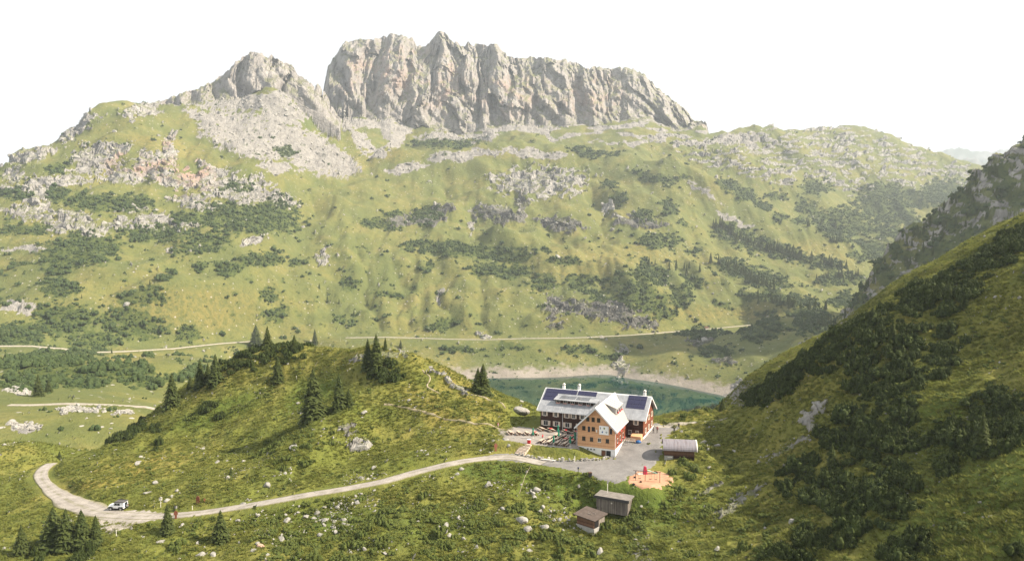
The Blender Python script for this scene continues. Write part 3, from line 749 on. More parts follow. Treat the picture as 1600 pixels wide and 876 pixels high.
def ground_material():
    t = NT('mountain_ground')
    p = t.pos()
    nbig, nmid, nsm, nfine = t.noise(p, 0.006, 4), t.noise(p, 0.03, 5, 0.6), t.noise(p, 0.16, 5, 0.65), t.noise(p, 0.9, 4, 0.7)
    near = t.attr('nearness')
    # turf
    turf = t.ramp(nmid, [(0.30, (0.070, 0.092, 0.018)), (0.46, (0.112, 0.130, 0.028)), (0.58, (0.165, 0.158, 0.040)), (0.72, (0.215, 0.184, 0.060))])
    turf = t.mix(t.math('MULTIPLY', t.math('SUBTRACT', 1.0, t.attr('lush')), t.ramp(nbig, [(0.38, 0.0), (0.62, 0.5)])), turf, (0.175, 0.155, 0.038))
    turf = t.mix(t.math('MULTIPLY', t.math('SUBTRACT', 1.0, near), t.ramp(t.noise(p, 0.011, 3), [(0.42, 0.75), (0.54, 0.0)])), turf, t.mix(nmid, (0.060, 0.085, 0.020), (0.118, 0.138, 0.032)))
    turf = t.mix(t.math('MULTIPLY', t.attr('dry'), t.ramp(nsm, [(0.35, 0.15), (0.6, 0.75)])), turf, (0.23, 0.185, 0.05))
    turf = t.mix(t.math('MULTIPLY', t.attr('lush'), 0.62), turf, (0.062, 0.100, 0.018))
    turf = t.mix(t.ramp(nsm, [(0.40, 0.42), (0.54, 0.0)]), turf, (0.06, 0.082, 0.020))
    turf = t.mix(t.math('MULTIPLY', near, t.ramp(nfine, [(0.36, 0.18), (0.50, 0.0)])), turf, (0.060, 0.088, 0.018))
    turf = t.mix(t.math('MULTIPLY', t.math('SUBTRACT', 1.0, near), 0.32), turf, (0.112, 0.116, 0.062))
    vst = t.vor(p, 0.11)
    stones = t.ramp(t.math('SUBTRACT', vst, t.math('MULTIPLY', nmid, 0.16)), [(0.015, 1.0), (0.05, 0.0)])
    turf = t.mix(t.math('MULTIPLY', stones, t.math('SUBTRACT', 1.0, near)), turf, (0.34, 0.32, 0.29))
    # bare limestone
    pv = t.pos((1, 1, 0.28))
    strat = t.noise(pv, 0.05, 8, 0.72, 0.8)
    crack = t.vor(p, 0.085, 'DISTANCE_TO_EDGE')
    stone = t.ramp(strat, [(0.30, (0.125, 0.121, 0.118)), (0.46, (0.225, 0.217, 0.207)), (0.60, (0.32, 0.308, 0.29)), (0.75, (0.41, 0.394, 0.365))])
    stone = t.mix(t.ramp(crack, [(0.0, 0.75), (0.07, 0.0)]), stone, (0.09, 0.088, 0.085))
    stone = t.mix(t.ramp(nsm, [(0.36, 0.35), (0.55, 0.0)]), stone, (0.17, 0.16, 0.145))
    stone = t.mix(t.math('MULTIPLY', t.attr('red'), t.ramp(t.noise(p, 0.022, 4), [(0.44, 0.0), (0.60, 0.75)])), stone, (0.33, 0.215, 0.165))
    stone = t.mix(t.math('MULTIPLY', t.attr('wall'), 0.42), stone, t.ramp(t.noise(t.pos((1, 1, .12)), .06, 6, .7), [(0.35, (0.160, 0.141, 0.132)), (0.55, (0.27, 0.245, 0.232)), (0.70, (0.35, 0.322, 0.305))]))
    geo = t.n.new('ShaderNodeNewGeometry')
    sep = t.n.new('ShaderNodeSeparateXYZ')
    t.l.new(geo.outputs['True Normal'], sep.inputs[0])
    flat = t.ramp(sep.outputs[2], [(0.62, 0.0), (0.80, 1.0)])
    tops = t.math('MULTIPLY', t.math('MAXIMUM', flat, t.math('MULTIPLY', t.attr('wall'), t.ramp(sep.outputs[2], [(0.40, 0.0), (0.62, 0.8)]))), t.ramp(nmid, [(0.42, 0.0), (0.54, 0.8)]))
    stone = t.mix(tops, stone, (0.11, 0.12, 0.04))
    stone = t.mix(t.math('MULTIPLY', t.attr('dark'), 0.8), stone, t.mix(1.0, stone, (0.30, 0.31, 0.30), 'MULTIPLY'))  # cliff shade and greyer stone multiplied into the colour
    # scree and blocks
    vb = t.vor(p, 0.16, 'F1', 'Color')
    scree = t.mix(0.5, t.ramp(nsm, [(0.3, (0.15, 0.143, 0.133)), (0.7, (0.26, 0.247, 0.23))]), t.ramp(vb, [(0.0, (0.11, 0.105, 0.10)), (1.0, (0.31, 0.295, 0.275))]))
    # scrub floor
    scrub = t.ramp(nsm, [(0.35, (0.030, 0.048, 0.014)), (0.65, (0.070, 0.090, 0.024))])
    shore = t.ramp(nmid, [(0.3, (0.175, 0.155, 0.132)), (0.7, (0.28, 0.25, 0.215))])
    edge = t.ramp(nsm, [(0.3, -0.18 + 0.2), (0.7, 0.38)])
    def sharp(name, lo=0.35, hi=0.6):
        return t.ramp(t.math('ADD', t.math('SUBTRACT', t.attr(name), 0.2), edge), [(lo, 0.0), (hi, 1.0)])
    c = t.mix(t.attr('shore'), turf, shore)
    c = t.mix(sharp('scree', 0.35, 0.55), c, scree)
    c = t.mix(t.math('MULTIPLY', t.attr('scrub'), 0.85), c, scrub)
    c = t.mix(sharp('rock', 0.38, 0.55), c, stone)
    t.color(c, 0.95)
    t.b.inputs['Specular IOR Level'].default_value = 0.1
    hb = t.math('ADD', t.math('MULTIPLY', nsm, 3.0), t.math('MULTIPLY', nfine, 0.55))
    rockh = t.math('MULTIPLY', t.math('ADD', t.math('MULTIPLY', strat, 7.0), t.math('MULTIPLY', t.ramp(crack, [(0.0, 0.0), (0.15, 1.0)]), 1.5)), t.attr('rock'))
    n1 = t.bump(t.math('ADD', hb, rockh), 0.55, 1.0)
    return t.normal(n1)
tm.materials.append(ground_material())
# ================================================================ lake, roads, far ridge, air
def lake_material():
    t = NT('lake_water')
    p = t.pos()
    d = t.noise(p, 0.012, 3)
    c = t.ramp(d, [(0.35, (0.001, 0.022, 0.018)), (0.65, (0.002, 0.042, 0.030))])
    t.color(c, 0.02)
    t.b.inputs['Specular IOR Level'].default_value = 0.5
    return t.normal(t.bump(t.noise(t.pos((1, 0.5, 1)), 0.55, 4), 0.05, 0.12))
def lake_mesh():
    xs = np.linspace(-330, 420, 60)
    ys = np.linspace(560, 960, 40)
    gx_, gy_ = np.meshgrid(xs, ys, indexing='ij')
    v = np.stack([gx_, gy_, np.full(gx_.shape, LAKE_Z)], -1).reshape(-1, 3)
    return mesh_np('lake', v, grid_faces(60, 40), [lake_material()])
link('lake', lake_mesh(), kind='structure', label='deep green mountain lake behind the wooden house')

def gravel_material(name, dark, light, sc=1.0, ruts=False):
    t = NT(name)
    p = t.pos()
    n = t.noise(p, 0.35 * sc, 5, 0.65)
    f = t.noise(p, 3.0 * sc, 3, 0.7)
    c = t.ramp(n, [(0.32, dark), (0.66, light)])
    c = t.mix(t.ramp(f, [(0.35, 0.35), (0.6, 0.0)]), c, tuple(v * 0.6 for v in dark))
    if ruts:
        ac = t.math('ABSOLUTE', t.attr('across'))
        mid = t.math('SUBTRACT', t.ramp(n, [(0.35, 0.75), (0.6, 0.0)]), t.ramp(ac, [(0.10, 0.0), (0.30, 1.0)]), True)
        c = t.mix(t.math('MULTIPLY', mid, 0.8), c, (0.13, 0.13, 0.05))
        c = t.mix(t.math('MULTIPLY', t.ramp(ac, [(0.35, 0.0), (0.5, 0.35), (0.65, 0.0)]), t.ramp(n, [(0.3, 0.3), (0.7, 1.0)])), c, tuple(v * 1.15 for v in light))
        c = t.mix(t.math('SUBTRACT', t.ramp(ac, [(0.72, 0.0), (1.0, 1.1)]), t.ramp(f, [(0.35, 0.0), (0.65, 0.6)]), True), c, (0.15, 0.145, 0.05))
    t.color(c, 0.95)
    return t.normal(t.bump(f, 0.4, 0.05))
M_GRAVEL = gravel_material('road_gravel', (0.21, 0.19, 0.17), (0.36, 0.33, 0.295), ruts=True)
M_GRAVEL2 = gravel_material('junction_gravel', (0.21, 0.19, 0.17), (0.36, 0.33, 0.295))
M_YARD = gravel_material('yard_gravel', (0.14, 0.135, 0.132), (0.23, 0.22, 0.214))
M_TRAIL2 = gravel_material('trodden_earth', (0.20, 0.17, 0.10), (0.36, 0.31, 0.22))
M_TERR = gravel_material('terrace_gravel', (0.19, 0.172, 0.157), (0.30, 0.275, 0.25))
M_TRAIL = gravel_material('trail_gravel', (0.25, 0.225, 0.18), (0.37, 0.34, 0.29))
def catmull(pts, step):
    p = [np.array(q, float) for q in pts]
    p = [2 * p[0] - p[1]] + p + [2 * p[-1] - p[-2]]
    out = []
    for i in range(1, len(p) - 2):
        n = max(2, int(np.linalg.norm(p[i + 1] - p[i]) / step))
        for k_ in range(n):
            t = k_ / n
            out.append(0.5 * (2 * p[i] + (p[i + 1] - p[i - 1]) * t + (2 * p[i - 1] - 5 * p[i] + 4 * p[i + 1] - p[i + 2]) * t * t + (3 * p[i] - p[i - 1] - 3 * p[i + 1] + p[i + 2]) * t ** 3))
    out.append(p[-2])
    return np.array(out)
def ribbon(name, pts, width, mat, lift=0.12, step=1.0, nx=11, wob=0.14, skirt=0.5, wfun=None, **props):
    """a strip of road laid on the ground, its edges ragged and turned down into the turf"""
    c = catmull(pts, step)
    d = np.gradient(c[:, :2], axis=0)
    d /= np.linalg.norm(d, axis=1)[:, None] + 1e-9
    nrm = np.stack([-d[:, 1], d[:, 0]], 1)
    n = len(c)
    ln = np.arange(n) * step
    rows = []
    offs = np.concatenate([[-1.0], np.linspace(-1, 1, nx), [1.0]])
    for j, o_ in enumerate(offs):
        w = width * 0.5 * (np.ones(n) if wfun is None else wfun(np.linspace(0, 1, n)))
        w = w * (1 + (wob * fbm2(ln / 8.0 + o_ * 50, ln * 0 + 3, 2, 141) if abs(o_) == 1 else 0))
        x, y = c[:, 0] + nrm[:, 0] * o_ * w, c[:, 1] + nrm[:, 1] * o_ * w
        z = height(x, y) + lift
        if j in (0, len(offs) - 1):
            z = z - skirt - lift
            x, y = x + nrm[:, 0] * o_ * 0.1, y + nrm[:, 1] * o_ * 0.1
        else:
            z = z + (1 - o_ * o_) * 0.05
        rows.append(np.stack([x, y, z], 1))
    v = np.stack(rows, 1).reshape(-1, 3)
    me = mesh_np(name, v, grid_faces(n, len(offs))[:, ::-1], [mat])
    add_attr(me, 'across', np.tile(offs, n))
    return link(name, me, **props)
def road_w(t):
    return 1 + 0.55 * np.exp(-((t - 0.66) / 0.09) ** 2) * 1.6
ribbon('gravel_road', ROAD[1:], 3.3, M_GRAVEL, wfun=road_w, kind='structure', label='pale gravel road curving below the grassy knoll to the forecourt')
ribbon('farm_track', TRACK, 3.0, M_TRAIL, kind='structure', label='level gravel track at the foot of the hollow', lift=0.3)
for r_, w_, lb in zip(LANES, (4.2, 3.0), ('pale gravel lane crossing the far meadow on the left', 'pale lane running along the slope above the lake')):
    ribbon('gravel_lane', r_, w_, M_TRAIL, lift=0.9, step=6, nx=4, wob=0.35, skirt=1.5, kind='structure', label=lb)
ribbon('footpath', [(*HP(26.5, -13)[:2], 0), (*HP(29, -16), 0), (*HP(33.5, -18.5), 0), (*HP(38, -21), 0), (*HP(43, -24), 0), (*HP(48, -29), 0)], 2.4, M_TRAIL, lift=0.1, step=0.8, kind='structure', label='pale footpath leaving the forecourt towards the lake')
def hit(px, py, y0=60, y1=1500):
    """where the sight line through a pixel meets the ground"""
    s, t = ray(px, py)
    Y = np.exp(np.linspace(math.log(y0), math.log(y1), 900))
    h = height(s * Y, Y)
    d = ZC + t * Y - h
    k_ = np.argmax(d < 0)
    if d[k_] >= 0:
        k_ = len(Y) - 1
    if k_ == 0:
        return (s * Y[0], Y[0], float(h[0]))
    f = d[k_ - 1] / (d[k_ - 1] - d[k_])
    y = Y[k_ - 1] + f * (Y[k_] - Y[k_ - 1])
    return (s * y, y, hz(s * y, y))
for lst, lb in zip(PATH, ('narrow trodden trail crossing the sunny side of the knoll', 'short stony trail below the top of the knoll', 'faint trail along the right edge of the knoll')):
    ribbon('trail', [hit(*q) for q in lst], 0.42, M_TRAIL2, lift=0.12, step=0.6, nx=3, wob=0.6, skirt=0.3, kind='structure', label=lb)


def inside(px, py, poly):
    r = np.zeros(px.shape, bool)
    n = len(poly)
    for i in range(n):
        x0, y0 = poly[i]
        x1, y1 = poly[(i + 1) % n]
        c = ((y0 > py) != (y1 > py)) & (px < (x1 - x0) * (py - y0) / (y1 - y0 + 1e-9) + x0)
        r ^= c
    return r
def sheet(name, poly, mat, step=0.45, lift=0.07, rag=0.7, **props):
    """a sheet of gravel or sand laid on the ground inside an outline, its edge ragged"""
    poly = np.array(poly)
    x0, y0, x1, y1 = poly[:, 0].min() - 1, poly[:, 1].min() - 1, poly[:, 0].max() + 1, poly[:, 1].max() + 1
    nx, ny = int((x1 - x0) / step) + 2, int((y1 - y0) / step) + 2
    gx_, gy_ = np.meshgrid(x0 + np.arange(nx) * step, y0 + np.arange(ny) * step, indexing='ij')
    k_ = inside(gx_ + fbm2(gx_ / 1.6, gy_ / 1.6, 3, 201) * rag, gy_ + fbm2(gx_ / 1.6, gy_ / 1.6, 3, 207) * rag, poly)
    h = height(gx_, gy_)
    gz_ = np.where(k_, h + lift, h - 0.12)
    f = grid_faces(nx, ny)
    keep = k_.ravel()[f].any(1)
    f = f[keep]
    used = np.unique(f)
    remap = np.full(nx * ny, -1, np.int32)
    remap[used] = np.arange(len(used))
    v = np.stack([gx_, gy_, gz_], -1).reshape(-1, 3)[used]
    return link(name, mesh_np(name, v, remap[f], [mat]), **props)
YARD = [hit(*q)[:2] for q in ((742, 716), (775, 708), (808, 708), (845, 716.5), (885, 719), (935, 719), (946, 716), (948, 711), (944, 706), (958, 700), (975, 690), (1000, 664), (1018, 660), (1040, 662), (1052, 668), (1064, 667), (1040, 682), (1036, 690), (1034, 706), (1026, 722), (1012, 734), (990, 741), (972, 750), (962, 757), (948, 757), (932, 748), (915, 741), (895, 735), (862, 729), (825, 723), (780, 719))]
sheet('forecourt', YARD, M_YARD, kind='structure', label='grey gravel forecourt round the wooden mountain house')
TERR = [HP(*q) for q in ((-6, 1), (13.6, 0.2), (13.6, 10.4), (14.2, 13.2), (10, 14.2), (2, 14.3), (-3.2, 13.2), (-6.5, 10), (-9, 6.5))]
JUNC = [hit(*q)[:2] for q in ((140, 795), (150, 806), (160, 822), (168, 833), (182, 831), (205, 822), (232, 814), (262, 808), (290, 804), (250, 800), (205, 797.5), (170, 798))]
sheet('road_junction', JUNC, M_GRAVEL2, lift=0.10, rag=0.8, kind='structure', label='wide pale gravel junction below the parked car at the road bend')
sheet('terrace', TERR, M_TERR, lift=0.09, rag=0.5, kind='structure', label='pale gravel terrace in front of the dark wooden facade')
M_SAND = gravel_material('play_sand', (0.36, 0.195, 0.12), (0.50, 0.29, 0.19), 0.6)
SANDP = [hit(1016 + 34 * math.cos(a) * (1 + .08 * math.sin(3 * a)), 748.5 + 14.5 * math.sin(a) * (1 + .1 * math.cos(2 * a)))[:2] for a in np.linspace(0, 6.283, 24, endpoint=False)]
sheet('sandpit', SANDP, M_SAND, lift=0.12, rag=0.6, step=0.3, kind='structure', label='round sandpit of orange sand beside the forecourt')

# far blue ridges beyond the valley mouth
def far_ridge(name, top, Y, base, mat, label):
    s, t = interp_rows(top)
    ss_ = np.linspace(s[0], s[-1], 160)
    zt = ZC + np.interp(ss_, s, t) * Y
    rows = []
    for k_, u in enumerate(np.linspace(0, 1, 26)):
        n = fbm2(ss_ * 60, u * 6 + ss_ * 0, 4, 151)
        y = Y - (1 - u) * (zt - base) * 1.3 + n * 110 * (1 - u)
        z = base + (zt - base) * u + fbm2(ss_ * 90, u * 8 + ss_ * 0, 3, 157) * 22 * (1 if u < 1 else 0.7)
        rows.append(np.stack([ss_ * y, y, z], 1))
    v = np.stack(rows, 1).reshape(-1, 3)
    return link(name, mesh_np(name, v, grid_faces(160, 26), [mat]), kind='structure', label=label)
tr = NT('far_rock')
tr.color(tr.ramp(tr.noise(tr.pos(), 0.004, 5), [(0.4, (0.04, 0.055, 0.03)), (0.6, (0.14, 0.14, 0.135))]), 0.95)
far_ridge('far_mountains', [(1380, 250), (1440, 232), (1462, 238), (1480, 233), (1500, 231), (1525, 237), (1545, 236), (1570, 234), (1600, 236), (1680, 230), (1800, 250)], 6200, 200, tr.m, 'hazy blue mountain range beyond the valley mouth')
far_ridge('far_foothills', [(1380, 262), (1450, 250), (1490, 252), (1520, 246), (1550, 262), (1600, 255), (1700, 262)], 4700, 150, tr.m, 'hazy blue foothills in front of the far range')

def haze_box():
    bm = bmesh.new()
    bmesh.ops.create_cube(bm, size=1)
    bm.transform(Matrix.Translation((0, 3200, 420)) @ Matrix.Diagonal((13000, 6900, 1160, 1)))
    me = bpy.data.meshes.new('haze')
    bm.to_mesh(me)
    bm.free()
    m = bpy.data.materials.new('haze_air')
    m.use_nodes = True
    n = m.node_tree.nodes
    n.clear()
    o = n.new('ShaderNodeOutputMaterial')
    v = n.new('ShaderNodeVolumePrincipled')
    v.inputs['Color'].default_value = (0.80, 0.90, 1.0, 1)
    v.inputs['Density'].default_value = 0.000105
    v.inputs['Anisotropy'].default_value = 0.25
    m.node_tree.links.new(v.outputs[0], o.inputs['Volume'])
    me.materials.append(m)
    return link('haze', me, kind='stuff', label='thin summer haze filling the valley')
haze_box()
print('setting', round(time.time() - T0, 1), 'z range', Z.min(), Z.max())
# ================================================================ plants and stones
def foliage_material(name, dark, light, sc=2.0, rough=0.8, trans=0.0):
    t = NT(name)
    oi = t.n.new('ShaderNodeObjectInfo')
    n = t.noise(t.pos(), sc, 3, 0.7)
    c = t.ramp(n, [(0.32, dark), (0.68, light)])
    c = t.mix(t.math('MULTIPLY', oi.outputs['Random'], 0.45), c, tuple(v * 0.62 for v in light))
    t.color(c, rough)
    t.b.inputs['Specular IOR Level'].default_value = 0.15
    if trans:
        tb = t.n.new('ShaderNodeBsdfTranslucent')
        t.l.new(c, tb.inputs['Color'])
        ms = t.n.new('ShaderNodeMixShader')
        ms.inputs[0].default_value = trans
        t.l.new(t.b.outputs[0], ms.inputs[1])
        t.l.new(tb.outputs[0], ms.inputs[2])
        t.l.new(ms.outputs[0], t.out.inputs[0])
    return t.m
M_SPRUCE = foliage_material('spruce_needles', (0.020, 0.034, 0.011), (0.082, 0.100, 0.026), 1.6, trans=0.15)
M_PINE = foliage_material('pine_needles', (0.011, 0.023, 0.007), (0.066, 0.086, 0.021), 1.2, trans=0.15)
M_FARPINE = foliage_material('far_scrub_needles', (0.022, 0.040, 0.015), (0.060, 0.084, 0.026), 0.25)
M_ALDER = foliage_material('shrub_leaves', (0.042, 0.066, 0.014), (0.110, 0.130, 0.032), 1.8, trans=0.15)
M_TUFT = foliage_material('grass_blades', (0.108, 0.140, 0.026), (0.242, 0.248, 0.062), 0.5, trans=0.45)
def bark():
    t = NT('bark')
    t.color(t.ramp(t.noise(t.pos((1, 1, 0.2)), 6.0, 4), [(0.35, (0.055, 0.042, 0.032)), (0.65, (0.16, 0.13, 0.105))]), 0.9)
    return t.m
M_BARK = bark()
def stone_material(name, a, b, c_):
    t = NT(name)
    p = t.pos()
    n = t.noise(p, 0.9, 6, 0.65)
    c = t.ramp(n, [(0.3, a), (0.5, b), (0.7, c_)])
    oi = t.n.new('ShaderNodeObjectInfo')
    c = t.mix(t.math('MULTIPLY', oi.outputs['Random'], 0.35), c, tuple(v * 0.7 for v in b))
    c = t.mix(t.ramp(t.noise(p, 2.4, 4), [(0.52, 0.0), (0.66, 0.5)]), c, (0.13, 0.13, 0.085))
    t.color(c, 0.95)
    return t.normal(t.bump(t.noise(p, 3.5, 5, 0.7), 0.7, 0.12))
M_STONE = stone_material('limestone', (0.17, 0.165, 0.15), (0.29, 0.28, 0.26), (0.40, 0.385, 0.36))
M_REDSTONE = stone_material('reddish_stone', (0.30, 0.19, 0.14), (0.48, 0.31, 0.24), (0.56, 0.40, 0.32))

def tri_mesh(name, tris, mats, mi=None, smooth=False):
    v = np.array(tris, np.float32).reshape(-1, 3)
    f = np.arange(len(v), dtype=np.int32).reshape(-1, 3)
    me = mesh_np(name, v, f, mats, smooth)
    if mi is not None and len(me.polygons) == len(mi):
        me.polygons.foreach_set('material_index', np.array(mi, np.int32))
    return me
def rot2(v, a):
    c, s = math.cos(a), math.sin(a)
    return np.array((v[0] * c - v[1] * s, v[0] * s + v[1] * c, v[2]))

def spruce_mesh(name, seed, whorls=20, per=9, slim=0.20, detail=True):
    """crown of a spruce one metre tall: whorls of drooping, toothed boughs"""
    rg = random.Random(seed)
    T = []
    for w in range(whorls):
        f = w / (whorls - 1)
        h = 0.05 + 0.93 * f ** 0.92
        r0 = slim * ((1 - f) ** 0.82) * (0.80 + 0.36 * rg.random()) + 0.008
        n = max(4, int(per * (1 - 0.45 * f)))
        a0 = rg.random() * 6.28
        for b in range(n):
            a = a0 + 6.283 * b / n + rg.uniform(-0.25, 0.25)
            r = r0 * rg.uniform(0.58, 1.24)
            drop = r * rg.uniform(0.50, 0.95) * (1.15 - 0.7 * f)
            wd = r * rg.uniform(0.34, 0.50) + 0.010
            def pt(t, side, dz=0.0):
                z = h - drop * t ** 1.2 + r * 0.16 * t ** 4 + dz
                v = rot2((r * t, side, 0), a)
                v[2] = z
                return v
            c0, c1, c2, c3 = pt(0, 0), pt(0.4, 0, 0.01), pt(0.75, 0, 0.006), pt(1.0, 0)
            for s in (-1, 1):
                e1, e2, e3 = pt(0.42, s * wd, -0.014), pt(0.66, s * wd * 0.95, -0.020), pt(0.9, s * wd * 0.55, -0.012)
                if detail:
                    T += [(c0, e1, c1), (c1, pt(0.5, s * wd * 0.5, -0.004), e2), (c1, e2, c2), (c2, e3, c3)]
                else:
                    T += [(c0, e1, c2), (c2, e2, c3)]
    if detail:
        for w in range(whorls):
            f = w / (whorls - 1)
            h = 0.055 + 0.93 * f ** 0.92
            r = slim * 0.92 * ((1 - f) ** 0.82) + .008
            n = max(5, int(15 * (1 - .6 * f)))
            for b in range(n):
                a = 6.283 * (b + rg.random() * .8) / n
                q = r * rg.uniform(.66, 1.20)
                wd = q * 2.4 / n
                dz = rg.uniform(.03, .06) + .12 * q
                e = [rot2((.62 * q, s * wd, 0), a) for s in (-1, 1)] + [rot2((q, 0, 0), a)]
                e[0][2], e[1][2], e[2][2] = h + .02, h + .02, h + .02 - dz
                T.append(tuple(e))
    for w in range(5):
        f0, f1_ = 0.06 + w * .17, 0.06 + w * .17 + .26
        r = slim * .62 * (1 - f0) ** .9
        for b in range(7):
            a, a2 = 6.283 * b / 7, 6.283 * (b + 1) / 7
            T.append(((r * math.cos(a), r * math.sin(a), f0), (r * math.cos(a2), r * math.sin(a2), f0), (0, 0, min(f1_ + .1, 1.0))))
    T += [((0.012, 0, 0.93), (-0.006, 0.01, 0.93), (0, 0, 1.03)), ((-0.012, 0, 0.93), (0.006, -0.01, 0.93), (0, 0, 1.03))]
    return tri_mesh(name, T, [M_SPRUCE])
def far_spruce_mesh(name, seed, slim=0.17):
    rg = random.Random(seed)
    T = []
    for w in range(8):
        f = w / 8.0
        h = 0.06 + 0.9 * f
        r = slim * (1 - f) ** 0.85 + 0.012
        a0 = rg.random() * 6.28
        n = 7
        top = (0, 0, min(1.03, h + 0.24))
        ring = []
        for b in range(n * 2):
            a = a0 + 3.1416 * b / n
            q = r * (rg.uniform(0.85, 1.2) if b % 2 == 0 else 0.55)
            ring.append((q * math.cos(a), q * math.sin(a), h - (0.035 if b % 2 == 0 else 0.0)))
        for b in range(n * 2):
            T.append((ring[b], ring[(b + 1) % (n * 2)], top))
    T += [((0.02, 0, 0), (-0.01, 0.017, 0), (0, 0, 0.3)), ((-0.01, 0.017, 0), (-0.01, -0.017, 0), (0, 0, 0.3)), ((-0.01, -0.017, 0), (0.02, 0, 0), (0, 0, 0.3))]
    return tri_mesh(name, T, [M_SPRUCE])
def trunk_mesh(name, seed):
    rg = random.Random(seed)
    V, F = [], []
    n = 8
    for k_ in range(8):
        f = k_ / 7
        r = 0.022 * (1 - f) ** 0.8 + 0.002 + (0.010 if k_ == 0 else 0)
        for j in range(n):
            a = 6.283 * j / n
            V.append((r * math.cos(a) * rg.uniform(.9, 1.1) + 0.004 * math.sin(f * 4 + seed), r * math.sin(a), -0.04 + f))
    for k_ in range(7):
        for j in range(n):
            F.append((k_ * n + j, k_ * n + (j + 1) % n, (k_ + 1) * n + (j + 1) % n, (k_ + 1) * n + j))
    return mesh_np(name, np.array(V), np.array(F), [M_BARK])
def lump_dirs(n, rg, zmin=-0.05):
    out = []
    while len(out) < n:
        z = rg.uniform(zmin, 1)
        a = rg.random() * 6.283
        q = math.sqrt(max(0, 1 - z * z))
        out.append((q * math.cos(a), q * math.sin(a), z))
    return out
def pine_mesh(name, seed, shoots=190, mat=None, leafy=False, flat=0.62, lobes_n=13):
    """a dwarf pine or shrub one metre wide: upright lobes of different height, each carrying needle shoots or leaves"""
    rg = random.Random(seed)
    T = []
    lobes = []
    for k_ in range(lobes_n):
        a, q = rg.random() * 6.283, 0.40 * math.sqrt(rg.random())
        r = rg.uniform(.11, .19) * (13 / lobes_n) ** .35
        h = flat * rg.uniform(.45, 1.0) * (1.0 - .9 * q) + .05
        lobes.append((q * math.cos(a), q * math.sin(a), r, h))
    for k_ in range(shoots):
        cx, cy, r, h = lobes[rg.randrange(lobes_n)]
        d = lump_dirs(1, rg)[0]
        f = rg.uniform(.82, 1.08)
        p = np.array((cx + d[0] * r * f, cy + d[1] * r * f, max(0.01, d[2] * h * f)))
        if leafy:
            q = np.array(lump_dirs(1, rg, -1)[0])
            w = np.cross(q, (0.3, 0.5, 0.8))
            w /= np.linalg.norm(w) + 1e-6
            s = rg.uniform(0.035, 0.065)
            T += [(p - w * s * 0.55, p + q * s, p + w * s * 0.55), (p - w * s * 0.55, p + w * s * 0.55, p - q * s * 0.8)]
        else:
            up = np.array((d[0] * 0.8 + rg.uniform(-.2, .2), d[1] * 0.8 + rg.uniform(-.2, .2), .9))
            up /= np.linalg.norm(up)
            L, w = rg.uniform(0.06, 0.13), rg.uniform(0.020, 0.036)
            a = rg.random() * 6.28
            b = [p + w * np.array((math.cos(a + 2.094 * i), math.sin(a + 2.094 * i), 0)) for i in range(3)]
            tip = p + up * L
            T += [(b[0], b[1], tip), (b[1], b[2], tip), (b[2], b[0], tip)]
    for cx, cy, r, h in lobes:      # the tangle of stems and inner needles
        rings = []
        for f, z in ((.85, 0.0), (.9, .45), (.55, .82)):
            rings.append([(cx + r * f * math.cos(1.047 * j), cy + r * f * math.sin(1.047 * j), h * z * rg.uniform(.9, 1.1)) for j in range(6)])
        for q0, q1 in zip(rings[:-1], rings[1:]):
            for j in range(6):
                k2 = (j + 1) % 6
                T += [(q0[j], q0[k2], q1[j]), (q0[k2], q1[k2], q1[j])]
        for j in range(6):
            T.append((rings[2][j], rings[2][(j + 1) % 6], (cx, cy, h * .97)))
    return tri_mesh(name, T, [mat or M_PINE])
def tuft_mesh(name, seed, blades=14):
    rg = random.Random(seed)
    T = []
    for _ in range(blades):
        a = rg.random() * 6.283
        b = np.array((rg.uniform(-.35, .35), rg.uniform(-.35, .35), -0.05))
        out = np.array((math.cos(a), math.sin(a), 0))
        w = np.array((-out[1], out[0], 0)) * 0.09
        h = rg.uniform(.35, .8)
        T += [(b - w, b + w, b + out * rg.uniform(.3, .8) + np.array((0, 0, h * .8)))]
    return tri_mesh(name, T, [M_TUFT])
def boulder_mesh(name, seed, mat=None, sub=3):
    """a block of limestone one metre across: a ball cut by random planes, then weathered"""
    rg = np.random.RandomState(seed)
    bm = bmesh.new()
    bmesh.ops.create_icosphere(bm, subdivisions=sub, radius=1.0)
    v = np.array([q.co[:] for q in bm.verts])
    for _ in range(11):
        d = rg.normal(size=3)
        d /= np.linalg.norm(d)
        lim = rg.uniform(0.50, 0.82)
        k_ = v @ d
        v -= np.outer(np.maximum(k_ - lim, 0), d)
    v *= np.array((rg.uniform(.8, 1.1), rg.uniform(.7, 1.0), rg.uniform(.6, .95)))
    v += (fbm3(v[:, 0] * 2.2, v[:, 1] * 2.2, v[:, 2] * 2.2, 3, seed) * 0.075)[:, None] * v
    v *= 0.66
    for q, c in zip(bm.verts, v):
        q.co = c
    me = bpy.data.meshes.new(name)
    bm.to_mesh(me)
    bm.free()
    me.materials.append(mat or M_STONE)
    return me
SPRUCES = [spruce_mesh('spruce_crown', 11 + i, 25 + i % 3, 11, (0.27, 0.25, 0.31, 0.26)[i]) for i in range(4)]
TRUNKS = [trunk_mesh('spruce_trunk', 5 + i) for i in range(2)]
FARSPRUCES = [far_spruce_mesh('far_spruce', 31 + i, (0.16, 0.20, 0.135)[i]) for i in range(3)]
PINES = [pine_mesh('dwarf_pine', 51 + i, 420, flat=.52, lobes_n=16) for i in range(4)]
FARPINES = [pine_mesh('far_pine_scrub', 61 + i, 16, M_FARPINE, lobes_n=4, flat=.6) for i in range(3)]
ALDERS = [pine_mesh('green_shrub', 71 + i, 340, M_ALDER, leafy=True, flat=0.55) for i in range(3)]
CUSHIONS = [pine_mesh('cushion_shrub', 81 + i, 60, M_ALDER, leafy=True, flat=0.42, lobes_n=5) for i in range(3)]
